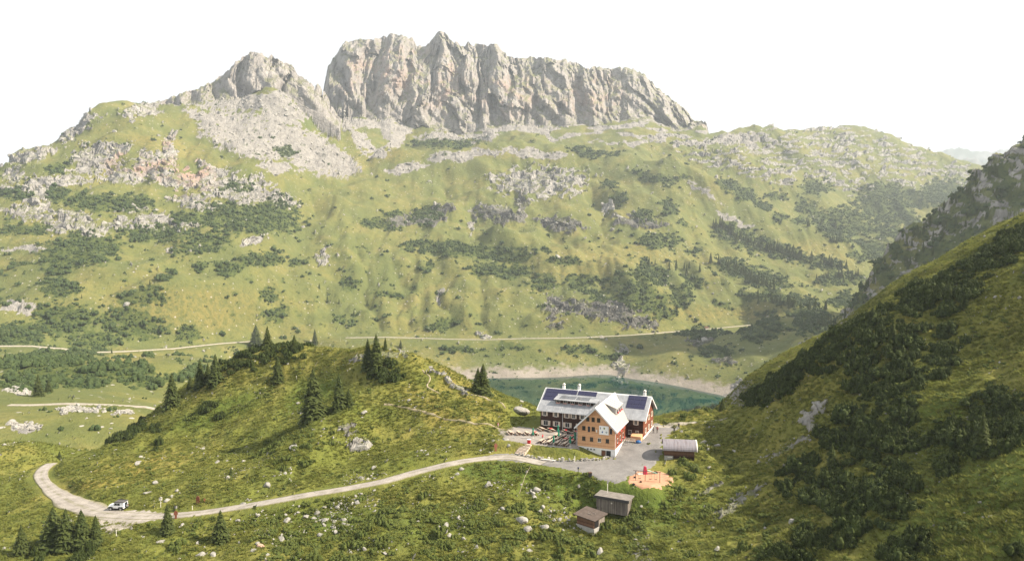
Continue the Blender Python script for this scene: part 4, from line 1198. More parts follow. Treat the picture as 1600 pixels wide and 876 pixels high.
TUFTS = [tuft_mesh('grass_tuft', 91 + i) for i in range(3)]
BOULDERS = [boulder_mesh('boulder', 101 + i) for i in range(7)]
REDBOULDER = boulder_mesh('reddish_boulder', 131, M_REDSTONE)
STONES = [boulder_mesh('stone', 111 + i, sub=2) for i in range(4)]

RNG = np.random.RandomState(21)
# the places the ground mesh gives for scattering: cell centres, areas, what is seen of them
def cell_mid(a):
    return (a[:-1, :-1] + a[1:, :-1] + a[1:, 1:] + a[:-1, 1:]) * 0.25
cX, cY, cZ = cell_mid(X), cell_mid(Y_), cell_mid(Z)
cPX, cPY = proj(cX, cY, cZ)
cL = vL[:-1, :-1]
e1 = np.stack([X[1:, :-1] - X[:-1, :-1], Y_[1:, :-1] - Y_[:-1, :-1], Z[1:, :-1] - Z[:-1, :-1]], -1)
e2 = np.stack([X[:-1, 1:] - X[:-1, :-1], Y_[:-1, 1:] - Y_[:-1, :-1], Z[:-1, 1:] - Z[:-1, :-1]], -1)
cr = np.cross(e1, e2)
cA = np.linalg.norm(cr, axis=-1)
cN = cr / (cA[..., None] + 1e-9)
runv = np.minimum.accumulate(cPY, 1)
cSeen = (cPY <= np.concatenate([np.full((cPY.shape[0], 1), 1e9), runv[:, :-1]], 1) + 6)
cInside = (cPX > -120) & (cPX < 1720) & (cPY < 960)
cM = {k_: cell_mid(MK[k_]) for k_ in MK}
cSlopeX = -cN[..., 0] / np.maximum(cN[..., 2], 0.05)
def on_way(x, y):
    """forecourt, house, roads: keep clear"""
    u, v = huv(x, y)
    out = (u > -5.5) & (u < 31) & (v > -13.5) & (v < 20.5)
    out |= inside(x, y, YARD)
    out |= (u > 24) & (u < 36) & (v > -4) & (v < 30) & (x < 44)
    for line, w in ((ROAD, 3.3), (TRACK, 2.6)):
        for a, b in zip(line[:-1], line[1:]):
            dx, dy = b[0] - a[0], b[1] - a[1]
            t = np.clip(((x - a[0]) * dx + (y - a[1]) * dy) / (dx * dx + dy * dy), 0, 1)
            out |= np.hypot(x - a[0] - t * dx, y - a[1] - t * dy) < w
    return out
def scatter(weight, n, seed):
    """n places picked on the ground with a density per square metre given by weight"""
    rg = np.random.RandomState(seed)
    w = (weight * cA * cInside * np.where(cSeen, 1, 0.15)).ravel()
    k_ = rg.choice(len(w), size=n, p=w / w.sum())
    i, j = np.unravel_index(k_, cX.shape)
    a, b = rg.rand(n), rg.rand(n)
    def lerp(q):
        return (q[i, j] * (1 - a) + q[i + 1, j] * a) * (1 - b) + (q[i, j + 1] * (1 - a) + q[i + 1, j + 1] * a) * b
    return np.stack([lerp(X), lerp(Y_), lerp(Z)], 1), i, j
def expected(weight):
    return float((weight * cA * cInside * np.where(cSeen, 1, 0.15)).sum())
def make_stuff(name, meshes, pts, size, seed, label, tilt=0.15, zs=(0.85, 1.15), group=None):
    """one object that sets copies of a few meshes on many points (nobody could count them)"""
    rg = np.random.RandomState(seed)
    n = len(pts)
    me = bpy.data.meshes.new(name)
    me.vertices.add(n)
    me.vertices.foreach_set('co', np.ascontiguousarray(pts, np.float32).ravel())
    sc = np.stack([size, size, size * rg.uniform(zs[0], zs[1], n)], 1).astype(np.float32)
    rt = np.stack([rg.normal(0, tilt, n), rg.normal(0, tilt, n), rg.uniform(0, 6.283, n)], 1).astype(np.float32)
    for nm, arr in (('sc', sc), ('rt', rt)):
        at = me.attributes.new(nm, 'FLOAT_VECTOR', 'POINT')
        at.data.foreach_set('vector', arr.ravel())
    at = me.attributes.new('vi', 'INT', 'POINT')
    at.data.foreach_set('value', rg.randint(0, len(meshes), n).astype(np.int32))
    me.update()
    o = link(name, me, kind='stuff', label=label)
    g = bpy.data.node_groups.new(name + '_scatter', 'GeometryNodeTree')
    g.interface.new_socket('Geometry', in_out='INPUT', socket_type='NodeSocketGeometry')
    g.interface.new_socket('Geometry', in_out='OUTPUT', socket_type='NodeSocketGeometry')
    gi, go = g.nodes.new('NodeGroupInput'), g.nodes.new('NodeGroupOutput')
    ip = g.nodes.new('GeometryNodeInstanceOnPoints')
    ip.inputs['Pick Instance'].default_value = True
    col = bpy.data.collections.new(name + '_kinds')
    for i, m_ in enumerate(meshes):
        so_ = bpy.data.objects.new('%s_kind_%s' % (name, 'abcdefgh'[i]), m_)
        col.objects.link(so_)
    ci = g.nodes.new('GeometryNodeCollectionInfo')
    ci.inputs['Collection'].default_value = col
    ci.inputs['Separate Children'].default_value = True
    ci.inputs['Reset Children'].default_value = True
    def named(nm, ty):
        q = g.nodes.new('GeometryNodeInputNamedAttribute')
        q.data_type = ty
        q.inputs['Name'].default_value = nm
        return q.outputs[0]
    g.links.new(gi.outputs[0], ip.inputs['Points'])
    g.links.new(ci.outputs[0], ip.inputs['Instance'])
    g.links.new(named('vi', 'INT'), ip.inputs['Instance Index'])
    g.links.new(named('sc', 'FLOAT_VECTOR'), ip.inputs['Scale'])
    e2r = g.nodes.new('FunctionNodeEulerToRotation')
    g.links.new(named('rt', 'FLOAT_VECTOR'), e2r.inputs[0])
    g.links.new(e2r.outputs[0], ip.inputs['Rotation'])
    g.links.new(ip.outputs[0], go.inputs[0])
    o.modifiers.new('scatter', 'NODES').node_group = g
    return o

far = cL != 1
near = cL == 1
way = on_way(cX, cY)
# ---- far scrub
lane = np.zeros(cX.shape, bool)
for line in LANES:
    for a, b in zip(line[:-1], line[1:]):
        dx, dy = b[0] - a[0], b[1] - a[1]
        t_ = np.clip(((cX - a[0]) * dx + (cY - a[1]) * dy) / (dx * dx + dy * dy), 0, 1)
        lane |= (np.abs(cX - a[0] - t_ * dx) < 9) & (cY - a[1] - t_ * dy < 8) & (cY - a[1] - t_ * dy > -34)
wt = cM['scrub'] * far * ~lane * np.where(cL == 2, 0.5, 1.0)
n_ = int(min(42000, expected(wt) / 11))
print('far scrub', n_, expected(wt))
p_, i_, j_ = scatter(wt, n_, 1)
make_stuff('pine_scrub', FARPINES, p_ - np.array((0, 0, 0.2)), np.clip(2.2 + RNG.pareto(2.5, n_) * 3.0, 2.2, 11), 2, 'dark dwarf pine scrub in patches over the far slopes', zs=(0.7, 1.5))
# ---- scree blocks
wt = np.clip(cM['scree'] + cM['rock'] * 0.5 * (cL == 0), 0, 1) * far * (cL < 3) * (cY > 700)
p_, i_, j_ = scatter(wt, 16000, 3)
sz = 0.8 + RNG.pareto(2.2, 16000) * 1.1
make_stuff('scree_blocks', STONES, p_, np.clip(sz, 0.8, 9), 4, 'pale limestone blocks strewn over the far scree slopes', tilt=0.6)
# ---- loose stones in far turf
wt = (1 - cM['rock']) * (cL == 0) * (cZ > LAKE_Z + 3) * ss(0.05, 0.55, fbm2(cX / 60, cY / 60, 3, 161))
p_, i_, j_ = scatter(wt, 2600, 5)
make_stuff('field_stones', STONES, p_, np.clip(0.6 + RNG.pareto(2.4, 2600) * 0.8, 0.5, 5), 6, 'scattered pale stones in the turf of the far slopes', tilt=0.6)
# ---- near turf
wt = near * ~way * (1 - cM['rock']) * (cY < 300) * (0.45 + ss(-0.5, 0.3, fbm2(cX / 9, cY / 9, 3, 171)))
p_, i_, j_ = scatter(wt * np.clip(160 / cY, 0.5, 2), 120000, 7)
make_stuff('grass', TUFTS, p_, RNG.uniform(0.3, 1.0, 120000), 8, 'rough alpine grass in tufts on the near slopes', zs=(0.5, 1.0))
wt = near * ~way * (1 - cM['rock']) * (cY < 280) * (ss(0.1, 0.6, fbm2(cX / 7, cY / 7, 3, 181)) * (0.16 + cM['lush'] * .8) + 0.02)
p_, i_, j_ = scatter(wt, 5200, 9)
make_stuff('undergrowth', CUSHIONS, p_, RNG.uniform(0.5, 1.5, 5200), 10, 'low cushions of bilberry and alpine rose on the near slopes', zs=(0.6, 1.2))
print('stuff', round(time.time() - T0, 1))
# ================================================================ builders
class MB:
    """collects boxes, prisms, tubes and links them as one mesh"""
    def __init__(self):
        self.v, self.f, self.mi = [], [], []
    def quad(self, *p, m=0):
        n = len(self.v)
        self.v += [tuple(q) for q in p]
        self.f.append(tuple(range(n, n + len(p))))
        self.mi.append(m)
    def box(self, x0, x1, y0, y1, z0, z1, m=0):
        n = len(self.v)
        self.v += [(x, y, z) for z in (z0, z1) for x, y in ((x0, y0), (x1, y0), (x1, y1), (x0, y1))]
        for q in ((3, 2, 1, 0), (4, 5, 6, 7), (0, 1, 5, 4), (1, 2, 6, 5), (2, 3, 7, 6), (3, 0, 4, 7)):
            self.f.append(tuple(n + i for i in q))
            self.mi.append(m)
        return self
    def hexa(self, b, t, m=0):
        """bottom and top quads (counter-clockwise from above)"""
        n = len(self.v)
        self.v += [tuple(q) for q in b] + [tuple(q) for q in t]
        for q in ((3, 2, 1, 0), (4, 5, 6, 7), (0, 1, 5, 4), (1, 2, 6, 5), (2, 3, 7, 6), (3, 0, 4, 7)):
            self.f.append(tuple(n + i for i in q))
            self.mi.append(m)
        return self
    def prism(self, poly, axis, a0, a1, m=0):
        """outline in the plane across axis ('x': (y, z); 'y': (x, z); 'z': (x, y)) pushed from a0 to a1"""
        n, k_ = len(self.v), len(poly)
        for a in (a0, a1):
            for p, q in poly:
                self.v.append((a, p, q) if axis == 'x' else (p, a, q) if axis == 'y' else (p, q, a))
        self.f += [tuple(n + i for i in range(k_))[::-1], tuple(n + k_ + i for i in range(k_))]
        self.f += [(n + i, n + (i + 1) % k_, n + k_ + (i + 1) % k_, n + k_ + i) for i in range(k_)]
        self.mi += [m] * (k_ + 2)
        return self
    def tube(self, p0, p1, r0, r1=None, n=8, m=0):
        r1 = r0 if r1 is None else r1
        p0, p1 = Vector(p0), Vector(p1)
        d = (p1 - p0).normalized()
        a = d.orthogonal().normalized()
        b = d.cross(a)
        s = len(self.v)
        for p, r in ((p0, r0), (p1, r1)):
            for i in range(n):
                t = 6.28318 * i / n
                self.v.append(tuple(p + a * (r * math.cos(t)) + b * (r * math.sin(t))))
        self.f += [(s + i, s + (i + 1) % n, s + n + (i + 1) % n, s + n + i) for i in range(n)]
        self.f += [tuple(s + i for i in range(n))[::-1], tuple(s + n + i for i in range(n))]
        self.mi += [m] * (n + 2)
        return self
    def mesh(self, name, mats, bevel=0.0):
        me = bpy.data.meshes.new(name)
        me.from_pydata(self.v, [], self.f)
        mats = mats if isinstance(mats, (list, tuple)) else [mats]
        for m_ in mats:
            me.materials.append(m_)
        me.polygons.foreach_set('material_index', self.mi)
        bm = bmesh.new()
        bm.from_mesh(me)
        bmesh.ops.recalc_face_normals(bm, faces=bm.faces)
        if bevel:
            bmesh.ops.bevel(bm, geom=list(bm.edges), offset=bevel, segments=1, affect='EDGES', clamp_overlap=True)
        bm.to_mesh(me)
        bm.free()
        return me
    def build(self, name, mats, parent=None, bevel=0.0, **props):
        return link(name, self.mesh(name, mats, bevel), parent, **props)
def thing(name, label, cat, loc=(0, 0, 0), rz=0.0, group=None):
    o = bpy.data.objects.new(name, None)
    o.empty_display_size = 0.5
    COL.objects.link(o)
    o.location = loc
    o.rotation_euler = (0, 0, rz)
    o['label'], o['category'] = label, cat
    if group:
        o['group'] = group
    return o
def tag(o, label, cat, group=None):
    o['label'], o['category'] = label, cat
    if group:
        o['group'] = group
    return o
KIDS = {}
def kids_of(o):
    return [c for c in COL.objects if c.parent == o]
def copy_tree(o, loc, rz, label=None, group=None, scale=None):
    kids = [(c, kids_of(c)) for c in kids_of(o)]
    c = o.copy()
    COL.objects.link(c)
    c.location, c.rotation_euler = loc, (0, 0, rz)
    if scale is not None:
        c.scale = scale if hasattr(scale, '__len__') else (scale,) * 3
    if label:
        c['label'] = label
    if group:
        c['group'] = group
    for k_, gk in kids:
        d = k_.copy()
        COL.objects.link(d)
        d.parent = c
        for q in gk:
            e = q.copy()
            COL.objects.link(e)
            e.parent = d
    return c

def plain(name, c, rough=0.6, metal=0.0, spec=0.3, vary=0.0, sc=3.0, bump=0.0):
    t = NT(name)
    if vary:
        n = t.noise(t.pos(obj=True), sc, 5, 0.65)
        t.color(t.ramp(n, [(0.3, tuple(v * (1 - vary) for v in c)), (0.7, tuple(min(1, v * (1 + vary)) for v in c))]), rough)
        if bump:
            t.normal(t.bump(n, bump, 0.03))
    else:
        t.color(c, rough)
    t.b.inputs['Metallic'].default_value = metal
    t.b.inputs['Specular IOR Level'].default_value = spec
    return t.m
def wood(name, dark, light, board=(0, 0, 1), pitch=0.16, rough=0.8):
    """boards or shingles: courses with dark joints, each course a little different, weathered streaks"""
    t = NT(name)
    p = t.pos(obj=True)
    sp = t.n.new('ShaderNodeSeparateXYZ')
    t.l.new(p, sp.inputs[0])
    ax = sp.outputs[2] if board[2] else sp.outputs[0]
    q = t.math('DIVIDE', ax, pitch)
    fl, fr = t.math('FLOOR', q), t.math('FRACT', q)
    wn_ = t.n.new('ShaderNodeTexWhiteNoise')
    wn_.noise_dimensions = '1D'
    t.l.new(fl, wn_.inputs['W'])
    streak = t.noise(t.pos((5, 5, 0.6) if board[2] else (1, 5, 0.5), obj=True), 1.4, 5, 0.65)
    c = t.ramp(t.math('ADD', t.math('MULTIPLY', wn_.outputs[0], 0.35), t.math('MULTIPLY', streak, 0.65)), [(0.3, dark), (0.7, light)])
    c = t.mix(t.ramp(fr, [(0.0, 0.7), (0.13, 0.0)]), c, tuple(v * 0.35 for v in dark))
    t.color(c, rough)
    return t.normal(t.bump(t.ramp(fr, [(0.0, 0.0), (0.2, 1.0)]), 0.4, 0.02))
M_DARKWOOD = wood('dark_shingle', (0.022, 0.011, 0.008), (0.062, 0.027, 0.018), pitch=0.22)
M_REDWOOD = wood('red_brown_shingle', (0.11, 0.034, 0.018), (0.24, 0.080, 0.042), pitch=0.22)
M_ORANGE = wood('fresh_larch_shingle', (0.52, 0.27, 0.14), (0.68, 0.40, 0.225), pitch=0.20)
M_GREYWOOD = wood('weathered_boards', (0.11, 0.095, 0.085), (0.27, 0.235, 0.205), board=(1, 0, 0), pitch=0.20)
M_BROWNWOOD = wood('brown_boards', (0.09, 0.045, 0.028), (0.20, 0.11, 0.068), pitch=0.20)
M_BENCHWOOD = plain('bench_wood', (0.42, 0.34, 0.27), 0.7, vary=0.25)
M_WHITE = plain('white_render', (0.72, 0.71, 0.69), 0.85, vary=0.08, sc=1.2)
M_FRAME = plain('white_window_frame', (0.72, 0.69, 0.63), 0.6)
M_CREAM = plain('cream_shutter', (0.56, 0.47, 0.38), 0.7, vary=0.2)
M_TRIM = plain('fascia_metal', (0.66, 0.66, 0.67), 0.5)
M_DARK = plain('dark_opening', (0.012, 0.012, 0.013), 0.7)
M_BROWNFR = plain('brown_window_frame', (0.085, 0.045, 0.028), 0.6)
M_NAVY = plain('navy_paint', (0.03, 0.035, 0.075), 0.5)
M_STEEL = plain('galvanised_steel', (0.45, 0.46, 0.47), 0.45, metal=0.6)
M_BLACK = plain('black_rubber', (0.015, 0.015, 0.016), 0.8)
M_RED = plain('red_paint', (0.42, 0.022, 0.025), 0.6)
M_FLOWER = foliage_material('geraniums', (0.30, 0.02, 0.03), (0.55, 0.10, 0.10), 9.0)
M_PALEFLOWER = foliage_material('pale_geraniums', (0.42, 0.16, 0.14), (0.68, 0.46, 0.42), 9.0)
M_GREENCLOTH = plain('green_parasol_cloth', (0.016, 0.185, 0.115), 0.8, vary=0.25)
M_RUST = plain('rusty_steel', (0.16, 0.055, 0.032), 0.85, vary=0.35)
M_CONC = plain('grey_concrete', (0.33, 0.32, 0.30), 0.9, vary=0.2)
def glass(name, c=(0.02, 0.024, 0.03), rough=0.06):
    t = NT(name)
    t.color(c, rough)
    t.b.inputs['Specular IOR Level'].default_value = 0.6
    return t.m
M_GLASS = glass('window_glass')
M_PV = glass('solar_cell', (0.012, 0.012, 0.045), 0.12)
M_COLLECT = glass('solar_collector', (0.085, 0.09, 0.10), 0.15)
M_TEAL = glass('roof_glass', (0.06, 0.11, 0.14), 0.1)
def metal_roof():
    t = NT('standing_seam_roof')
    n = t.noise(t.pos((1, 1, 1), obj=True), 0.8, 4)
    t.color(t.ramp(n, [(0.35, (0.25, 0.26, 0.28)), (0.65, (0.36, 0.37, 0.39))]), 0.5)
    t.b.inputs['Metallic'].default_value = 0.25
    return t.m
M_ROOF = metal_roof()
M_ROOF2 = plain('beige_metal_roof', (0.43, 0.41, 0.385), 0.5, metal=0.2, vary=0.06)
def rusty_sheet():
    t = NT('rust_streaked_sheet')
    n = t.noise(t.pos((1.2, 0.15, 0.15), obj=True), 2.2, 5, 0.65)
    t.color(t.ramp(n, [(0.35, (0.17, 0.145, 0.155)), (0.55, (0.25, 0.24, 0.265)), (0.7, (0.25, 0.18, 0.165))]), 0.5)
    t.b.inputs['Metallic'].default_value = 0.3
    return t.m
M_SHEET = rusty_sheet()

# ================================================================ the mountain house
LODGE = thing('mountain_lodge', 'large dark wooden mountain house with orange shingled gable wing and pale metal roofs', 'house', (HA[0], HA[1], 0), R(-23))
L, D, XA0, XA1, YA = 26.0, 11.7, 13.3, 22.1, -11.2
EZ, RZ = 5.35, 9.15           # eaves and ridge of the long house
AE, AR = 5.05, 9.45           # eaves and ridge of the wing
RY = D / 2
XR = (XA0 + XA1) / 2
sl_m = (RZ - EZ) / RY
zm = lambda y: EZ + sl_m * y                      # underside of the long roof, front slope
# walls
gp = [(0, -1.6), (D, -1.6), (D, EZ), (RY, RZ), (0, EZ)]
MB().prism(gp, 'x', 0, L - 0.02).build('wall', M_DARKWOOD, LODGE)
MB().prism([(0.02, 0.75), (D - .02, 0.75), (D - .02, EZ), (RY, RZ - .02), (0.02, EZ)], 'x', L - 0.02, L + 0.10).build('wall', M_REDWOOD, LODGE, label='red brown sunlit gable wall')
MB().box(L - 0.02, L + 0.18, -0.15, D + .1, -1.6, 0.72).build('plinth', M_WHITE, LODGE)
MB().box(XA1 + .2, L - 0.03, -0.14, 0.0, -1.6, 0.35).build('plinth', M_WHITE, LODGE)
ag = [(XA0, 0.35), (XA1, 0.35), (XA1, AE), (XR, AR - .05), (XA0, AE)]
MB().prism(ag, 'y', YA, YA + 0.12).build('gable_wall', M_ORANGE, LODGE, label='orange larch shingled gable wall')
b_ = MB().prism(ag, 'y', YA + 0.122, RY)
b_.build('wing_wall', M_REDWOOD, LODGE, label='red brown side walls of the wing')
MB().box(XA0 - .04, XA1 + .05, YA - .05, 0, -2.4, 0.348).build('basement', M_WHITE, LODGE)

def roof_slab(name, e0, e1, r1, r0, th, mat, seam=0.55, parent=LODGE, **kw):
    """a sloping slab from eave e0-e1 up to ridge r0-r1, with raised seams"""
    e0, e1, r0, r1 = (Vector(q) for q in (e0, e1, r0, r1))
    nrm = (e1 - e0).cross(r0 - e0).normalized()
    if nrm.z < 0:
        nrm = -nrm
    up = nrm * th
    b = MB()
    b.hexa([e0, e1, r1, r0], [e0 + up, e1 + up, r1 + up, r0 + up])
    n = max(2, int((e1 - e0).length / seam))
    ax = (e1 - e0).normalized() * 0.02
    for i in range(1, n):
        t = i / n
        p, q = e0.lerp(e1, t) + up, r0.lerp(r1, t) + up
        b.hexa([p - ax, p + ax, q + ax, q - ax], [p - ax + nrm * .045, p + ax + nrm * .045, q + ax + nrm * .045, q - ax + nrm * .045])
    return b.build(name, mat, parent, **kw)
OH = 0.75
roof_slab('roof', (-0.7, -OH, zm(-OH)), (L + 0.8, -OH, zm(-OH)), (L + 0.8, RY, RZ), (-0.7, RY, RZ), 0.16, M_ROOF)
roof_slab('roof', (L + 0.8, D + OH, zm(-OH)), (-0.7, D + OH, zm(-OH)), (-0.7, RY, RZ), (L + 0.8, RY, RZ), 0.16, M_ROOF)
MB().prism([(RY - .25, RZ + .02), (RY + .25, RZ + .02), (RY, RZ + .30)], 'x', -0.72, L + 0.82).build('ridge_cap', M_TRIM, LODGE)
for x0, x1 in ((-0.79, -0.70), (L + 0.80, L + 0.90)):
    for s in (1, -1):
        ye, yr = (-OH - .02, RY) if s > 0 else (D + OH + .02, RY)
        b = MB()
        b.hexa([(x0, ye, zm(-OH) - .16), (x1, ye, zm(-OH) - .16), (x1, yr, RZ - .16), (x0, yr, RZ - .16)], [(x0, ye, zm(-OH) + .22), (x1, ye, zm(-OH) + .22), (x1, yr, RZ + .24), (x0, yr, RZ + .24)])
        b.build('barge_board', M_TRIM, LODGE)
for x0, x1 in ((-0.7, XA0 - .5), (XA1 + .4, L + .8)):
    MB().box(x0, x1, -OH - .14, -OH - .005, zm(-OH) - .04, zm(-OH) + .10).build('gutter', M_TRIM, LODGE)
for x in (5.9,):
    MB().tube((x, -.12, 0.2), (x, -.12, zm(-OH) - .06), 0.06).build('downpipe', M_TRIM, LODGE)
# wing roof
sl_a = (AR - AE) / (XR - XA0)
za = lambda dx: AR - sl_a * dx
ex = XR - XA0 + 0.55
roof_slab('wing_roof', (XR - ex, RY - .3, za(ex)), (XR - ex, YA - .75, za(ex)), (XR, YA - .75, AR), (XR, RY - .3, AR), 0.15, M_ROOF)
roof_slab('wing_roof', (XR + ex, YA - .75, za(ex)), (XR + ex, -.4, za(ex)), (XR, RY - .3, AR), (XR, YA - .75, AR), 0.15, M_ROOF2)
MB().prism([(XR - .25, AR + .04), (XR + .25, AR + .04), (XR, AR + .30)], 'y', YA - .78, RY - .2).build('ridge_cap', M_TRIM, LODGE)
for s in (-1, 1):
    b = MB()
    y0, y1 = YA - .86, YA - .75
    b.hexa([(XR + s * ex, y0, za(ex) - .2), (XR + s * ex, y1, za(ex) - .2), (XR, y1, AR - .2), (XR, y0, AR - .2)], [(XR + s * ex, y0, za(ex) + .26), (XR + s * ex, y1, za(ex) + .26), (XR, y1, AR + .26), (XR, y0, AR + .26)])
    b.build('barge_board', M_TRIM, LODGE)
    MB().box(*((XR - ex - .14, XR - ex) if s < 0 else (XR + ex, XR + ex + .14)), YA - .7, -1.0, za(ex) - .06, za(ex) + .08).build('gutter', M_TRIM, LODGE)
    MB().tube((XR + s * (ex - .45), YA - .1, za(ex) - .25), (XR + s * (ex - .45), YA - .1, -1.0), .05).build('downpipe', M_TRIM, LODGE)
# long dormer over the terrace
DX0, DX1, DY = 3.3, XA0 - 0.2, 1.75
zd = lambda y: 7.95 + (y - 4.15) * 0.16
MB().hexa([(DX0 + .15, DY, zm(DY) - .3), (DX1, DY, zm(DY) - .3), (DX1, 4.0, zm(4.0)), (DX0 + .15, 4.0, zm(4.0))], [(DX0 + .15, DY, zd(DY)), (DX1, DY, zd(DY)), (DX1, 4.0, zd(4.0)), (DX0 + .15, 4.0, zd(4.0))]).build('dormer', M_DARKWOOD, LODGE)
roof_slab('dormer_roof', (DX0 - .25, DY - .55, zd(DY - .55)), (DX1 + 1.2, DY - .55, zd(DY - .55)), (DX1 + 1.2, 4.22, zd(4.22)), (DX0 - .25, 4.22, zd(4.22)), 0.13, M_ROOF)
for k_, x in enumerate((4.1, 6.0, 7.9, 9.9, 12.0)):
    w = MB()
    w.box(x - .5, x + .5, DY - .06, DY - .005, zm(DY) + .18, zd(DY) - .12)
    fr = w.build('dormer_window', M_FRAME, LODGE)
    for xa, xb in ((x - .42, x - .03), (x + .03, x + .42)):
        MB().box(xa, xb, DY - .09, DY - .062, zm(DY) + .26, zd(DY) - .2).build('pane', M_GLASS, fr)
    fb = pine_mesh('flower_tuft', 300 + k_, 60, M_PALEFLOWER, leafy=True)
    f_ = link('flower_box', fb, fr)
    f_.location, f_.scale = (x, DY - .28, zm(DY) + .12), (1.1, .42, .62)
for x in (3.6, 5.6, 7.7, 9.7, 11.6):
    b = MB()
    y0, y1 = -OH + .1, DY - .1
    b.hexa([(x - .03, y0, zm(y0) + .15), (x + .03, y0, zm(y0) + .15), (x + .03, y1, zm(y1) + .15), (x - .03, y1, zm(y1) + .15)], [(x - .03, y0, zm(y0) + .27), (x + .03, y0, zm(y0) + .27), (x + .03, y1, zm(y1) + .27), (x - .03, y1, zm(y1) + .27)])
    b.build('roof_rib', M_STEEL, LODGE)
# solar panels
def panel(x0, x1, y0, y1, zf, mat, name):
    th = 0.07
    up = 0.24
    b = MB()
    b.hexa([(x0, y0, zf(y0) + up), (x1, y0, zf(y0) + up), (x1, y1, zf(y1) + up), (x0, y1, zf(y1) + up)], [(x0, y0, zf(y0) + up + th), (x1, y0, zf(y0) + up + th), (x1, y1, zf(y1) + up + th), (x0, y1, zf(y1) + up + th)])
    o = b.build(name, mat, LODGE)
    c = MB()
    a0, a1, c0, c1 = x0 - .005, x1 + .005, y0 - .03, y1 + .03
    c.hexa([(a0, c0, zf(c0) + up - .05), (a1, c0, zf(c0) + up - .05), (a1, c1, zf(c1) + up - .05), (a0, c1, zf(c1) + up - .05)], [(a0, c0, zf(c0) + up - .004), (a1, c0, zf(c0) + up - .004), (a1, c1, zf(c1) + up - .004), (a0, c1, zf(c1) + up - .004)])
    c.build('panel_frame', M_TRIM, o)
for x0, n, rows in ((-0.3, 2, ((4.58, 5.66), (3.38, 4.5), (2.18, 3.3))), (21.3, 3, ((4.58, 5.66), (3.30, 4.5), (2.02, 3.22)))):
    for y0, y1 in rows:
        for i in range(n):
            wd = 1.74 if n == 2 else 1.52
            panel(x0 + i * (wd + .02), x0 + i * (wd + .02) + wd, y0, y1, zm, M_PV, 'solar_panel')
for i, x in enumerate((3.22, 4.85, 6.48, 8.35, 9.98, 11.6)):
    panel(x, x + 1.60, 4.40, 5.68, zm, M_PV, 'solar_panel')
for x0, x1 in ((4.3, 6.3), (6.36, 8.36), (8.6, 10.3), (10.36, 12.0)):
    panel(x0, x1, 2.1, 3.9, lambda y: zd(y) - .1, M_COLLECT, 'solar_collector')
# chimneys
for x, y, h in ((3.9, RY + .9, 10.1), (8.1, RY + .7, 10.3), (25.0, RY + .5, 10.2)):
    ch = MB().box(x - .32, x + .32, y - .32, y + .32, 7.8, h).build('chimney', M_WHITE, LODGE)
    MB().box(x - .22, x + .22, y - .22, y + .22, h + .002, h + .30).build('chimney_pot', M_CONC, ch)
    MB().prism([(x - .40, h + .302), (x + .40, h + .302), (x, h + .62)], 'y', y - .36, y + .36).build('chimney_cap', M_FRAME, ch)
# windows
def window(x, z, w, h, y=0.0, mat=M_FRAME, shutters=True, name='window', sill=True, flip=None):
    """window in a front wall (y) or, with flip=x, in a side wall looking right"""
    def T(b):
        if flip is not None:
            b.v = [(flip - (q[1] - 0.0), q[0], q[2]) for q in b.v]
        return b
    yy = y if flip is None else 0.0
    f = MB().box(x - w / 2, x + w / 2, yy - .07, yy - .004, z - h / 2, z + h / 2)
    if sill:
        f.box(x - w / 2 - .06, x + w / 2 + .06, yy - .14, yy - .072, z - h / 2 - .06, z - h / 2 + .0)
    o = T(f).build(name, mat, LODGE)
    t = 0.06
    for i in (0, 1):
        xa = x - w / 2 + t + i * (w / 2 - t / 2)
        T(MB().box(xa, xa + w / 2 - 1.5 * t, yy - .086, yy - .074, z - h / 2 + t, z + h / 2 - t)).build('pane', M_GLASS, o)
    if shutters:
        for s in (-1, 1):
            xs = x + s * (w / 2 + w * .24)
            T(MB().box(xs - w * .22, xs + w * .22, yy - .10, yy - .03, z - h / 2 - .02, z + h / 2 + .02)).build('shutter', M_CREAM, o)
    return o
for x in (1.15, 4.1, 7.0, 8.75, 11.0):
    window(x, 4.15, 0.82, 1.15)
for x, w in ((1.45, 1.25), (4.3, 1.0), (7.15, 1.15), (10.4, 1.1)):
    window(x, 1.75, w, 1.2)
window(24.3, 4.25, 0.7, 1.3)
for x in (22.9, 24.6):
    window(x, 1.7, .8, 1.0, shutters=False)
for x in (15.75, 17.0, 18.28):
    window(x, 6.75, .74, .95, YA, M_BROWNFR, False)
for x in (14.8, 17.05):
    window(x, 4.6, .76, .95, YA, M_BROWNFR, False)
for x in (16.02, 21.15):
    window(x, 4.45, .50, 1.25, YA, M_NAVY, False, sill=False)
for i, x in enumerate((14.8, 16.65, 18.5, 20.35)):
    window(x, 2.2, .76, .92, YA, M_FRAME if i == 2 else M_BROWNFR, False)
for x in (14.6, 15.8, 16.55, 17.3):
    window(x, -0.1, .34, .26, YA - .05, M_DARK, False, sill=False, name='vent_window')
for y in (-9.0, -6.4, -3.8):
    for z in (4.1, 1.9):
        o = window(y, z, .8, 1.0, 0, M_FRAME, False, flip=XA1)
        f_ = link('flower_box', pine_mesh('flower_tuft', int(400 + y * 7 + z * 3), 60, M_FLOWER, leafy=True), o)
        f_.location, f_.scale = (XA1 + .25, y, z - .62), (.45, 1.0, .5)
for y in (2.2, 5.8, 9.4):
    for z in (1.9, 4.3):
        window(y, z, .85, 1.1, 0, M_FRAME, True, flip=L + .12)
window(5.8, 6.9, .8, 1.0, 0, M_FRAME, True, flip=L + .12)
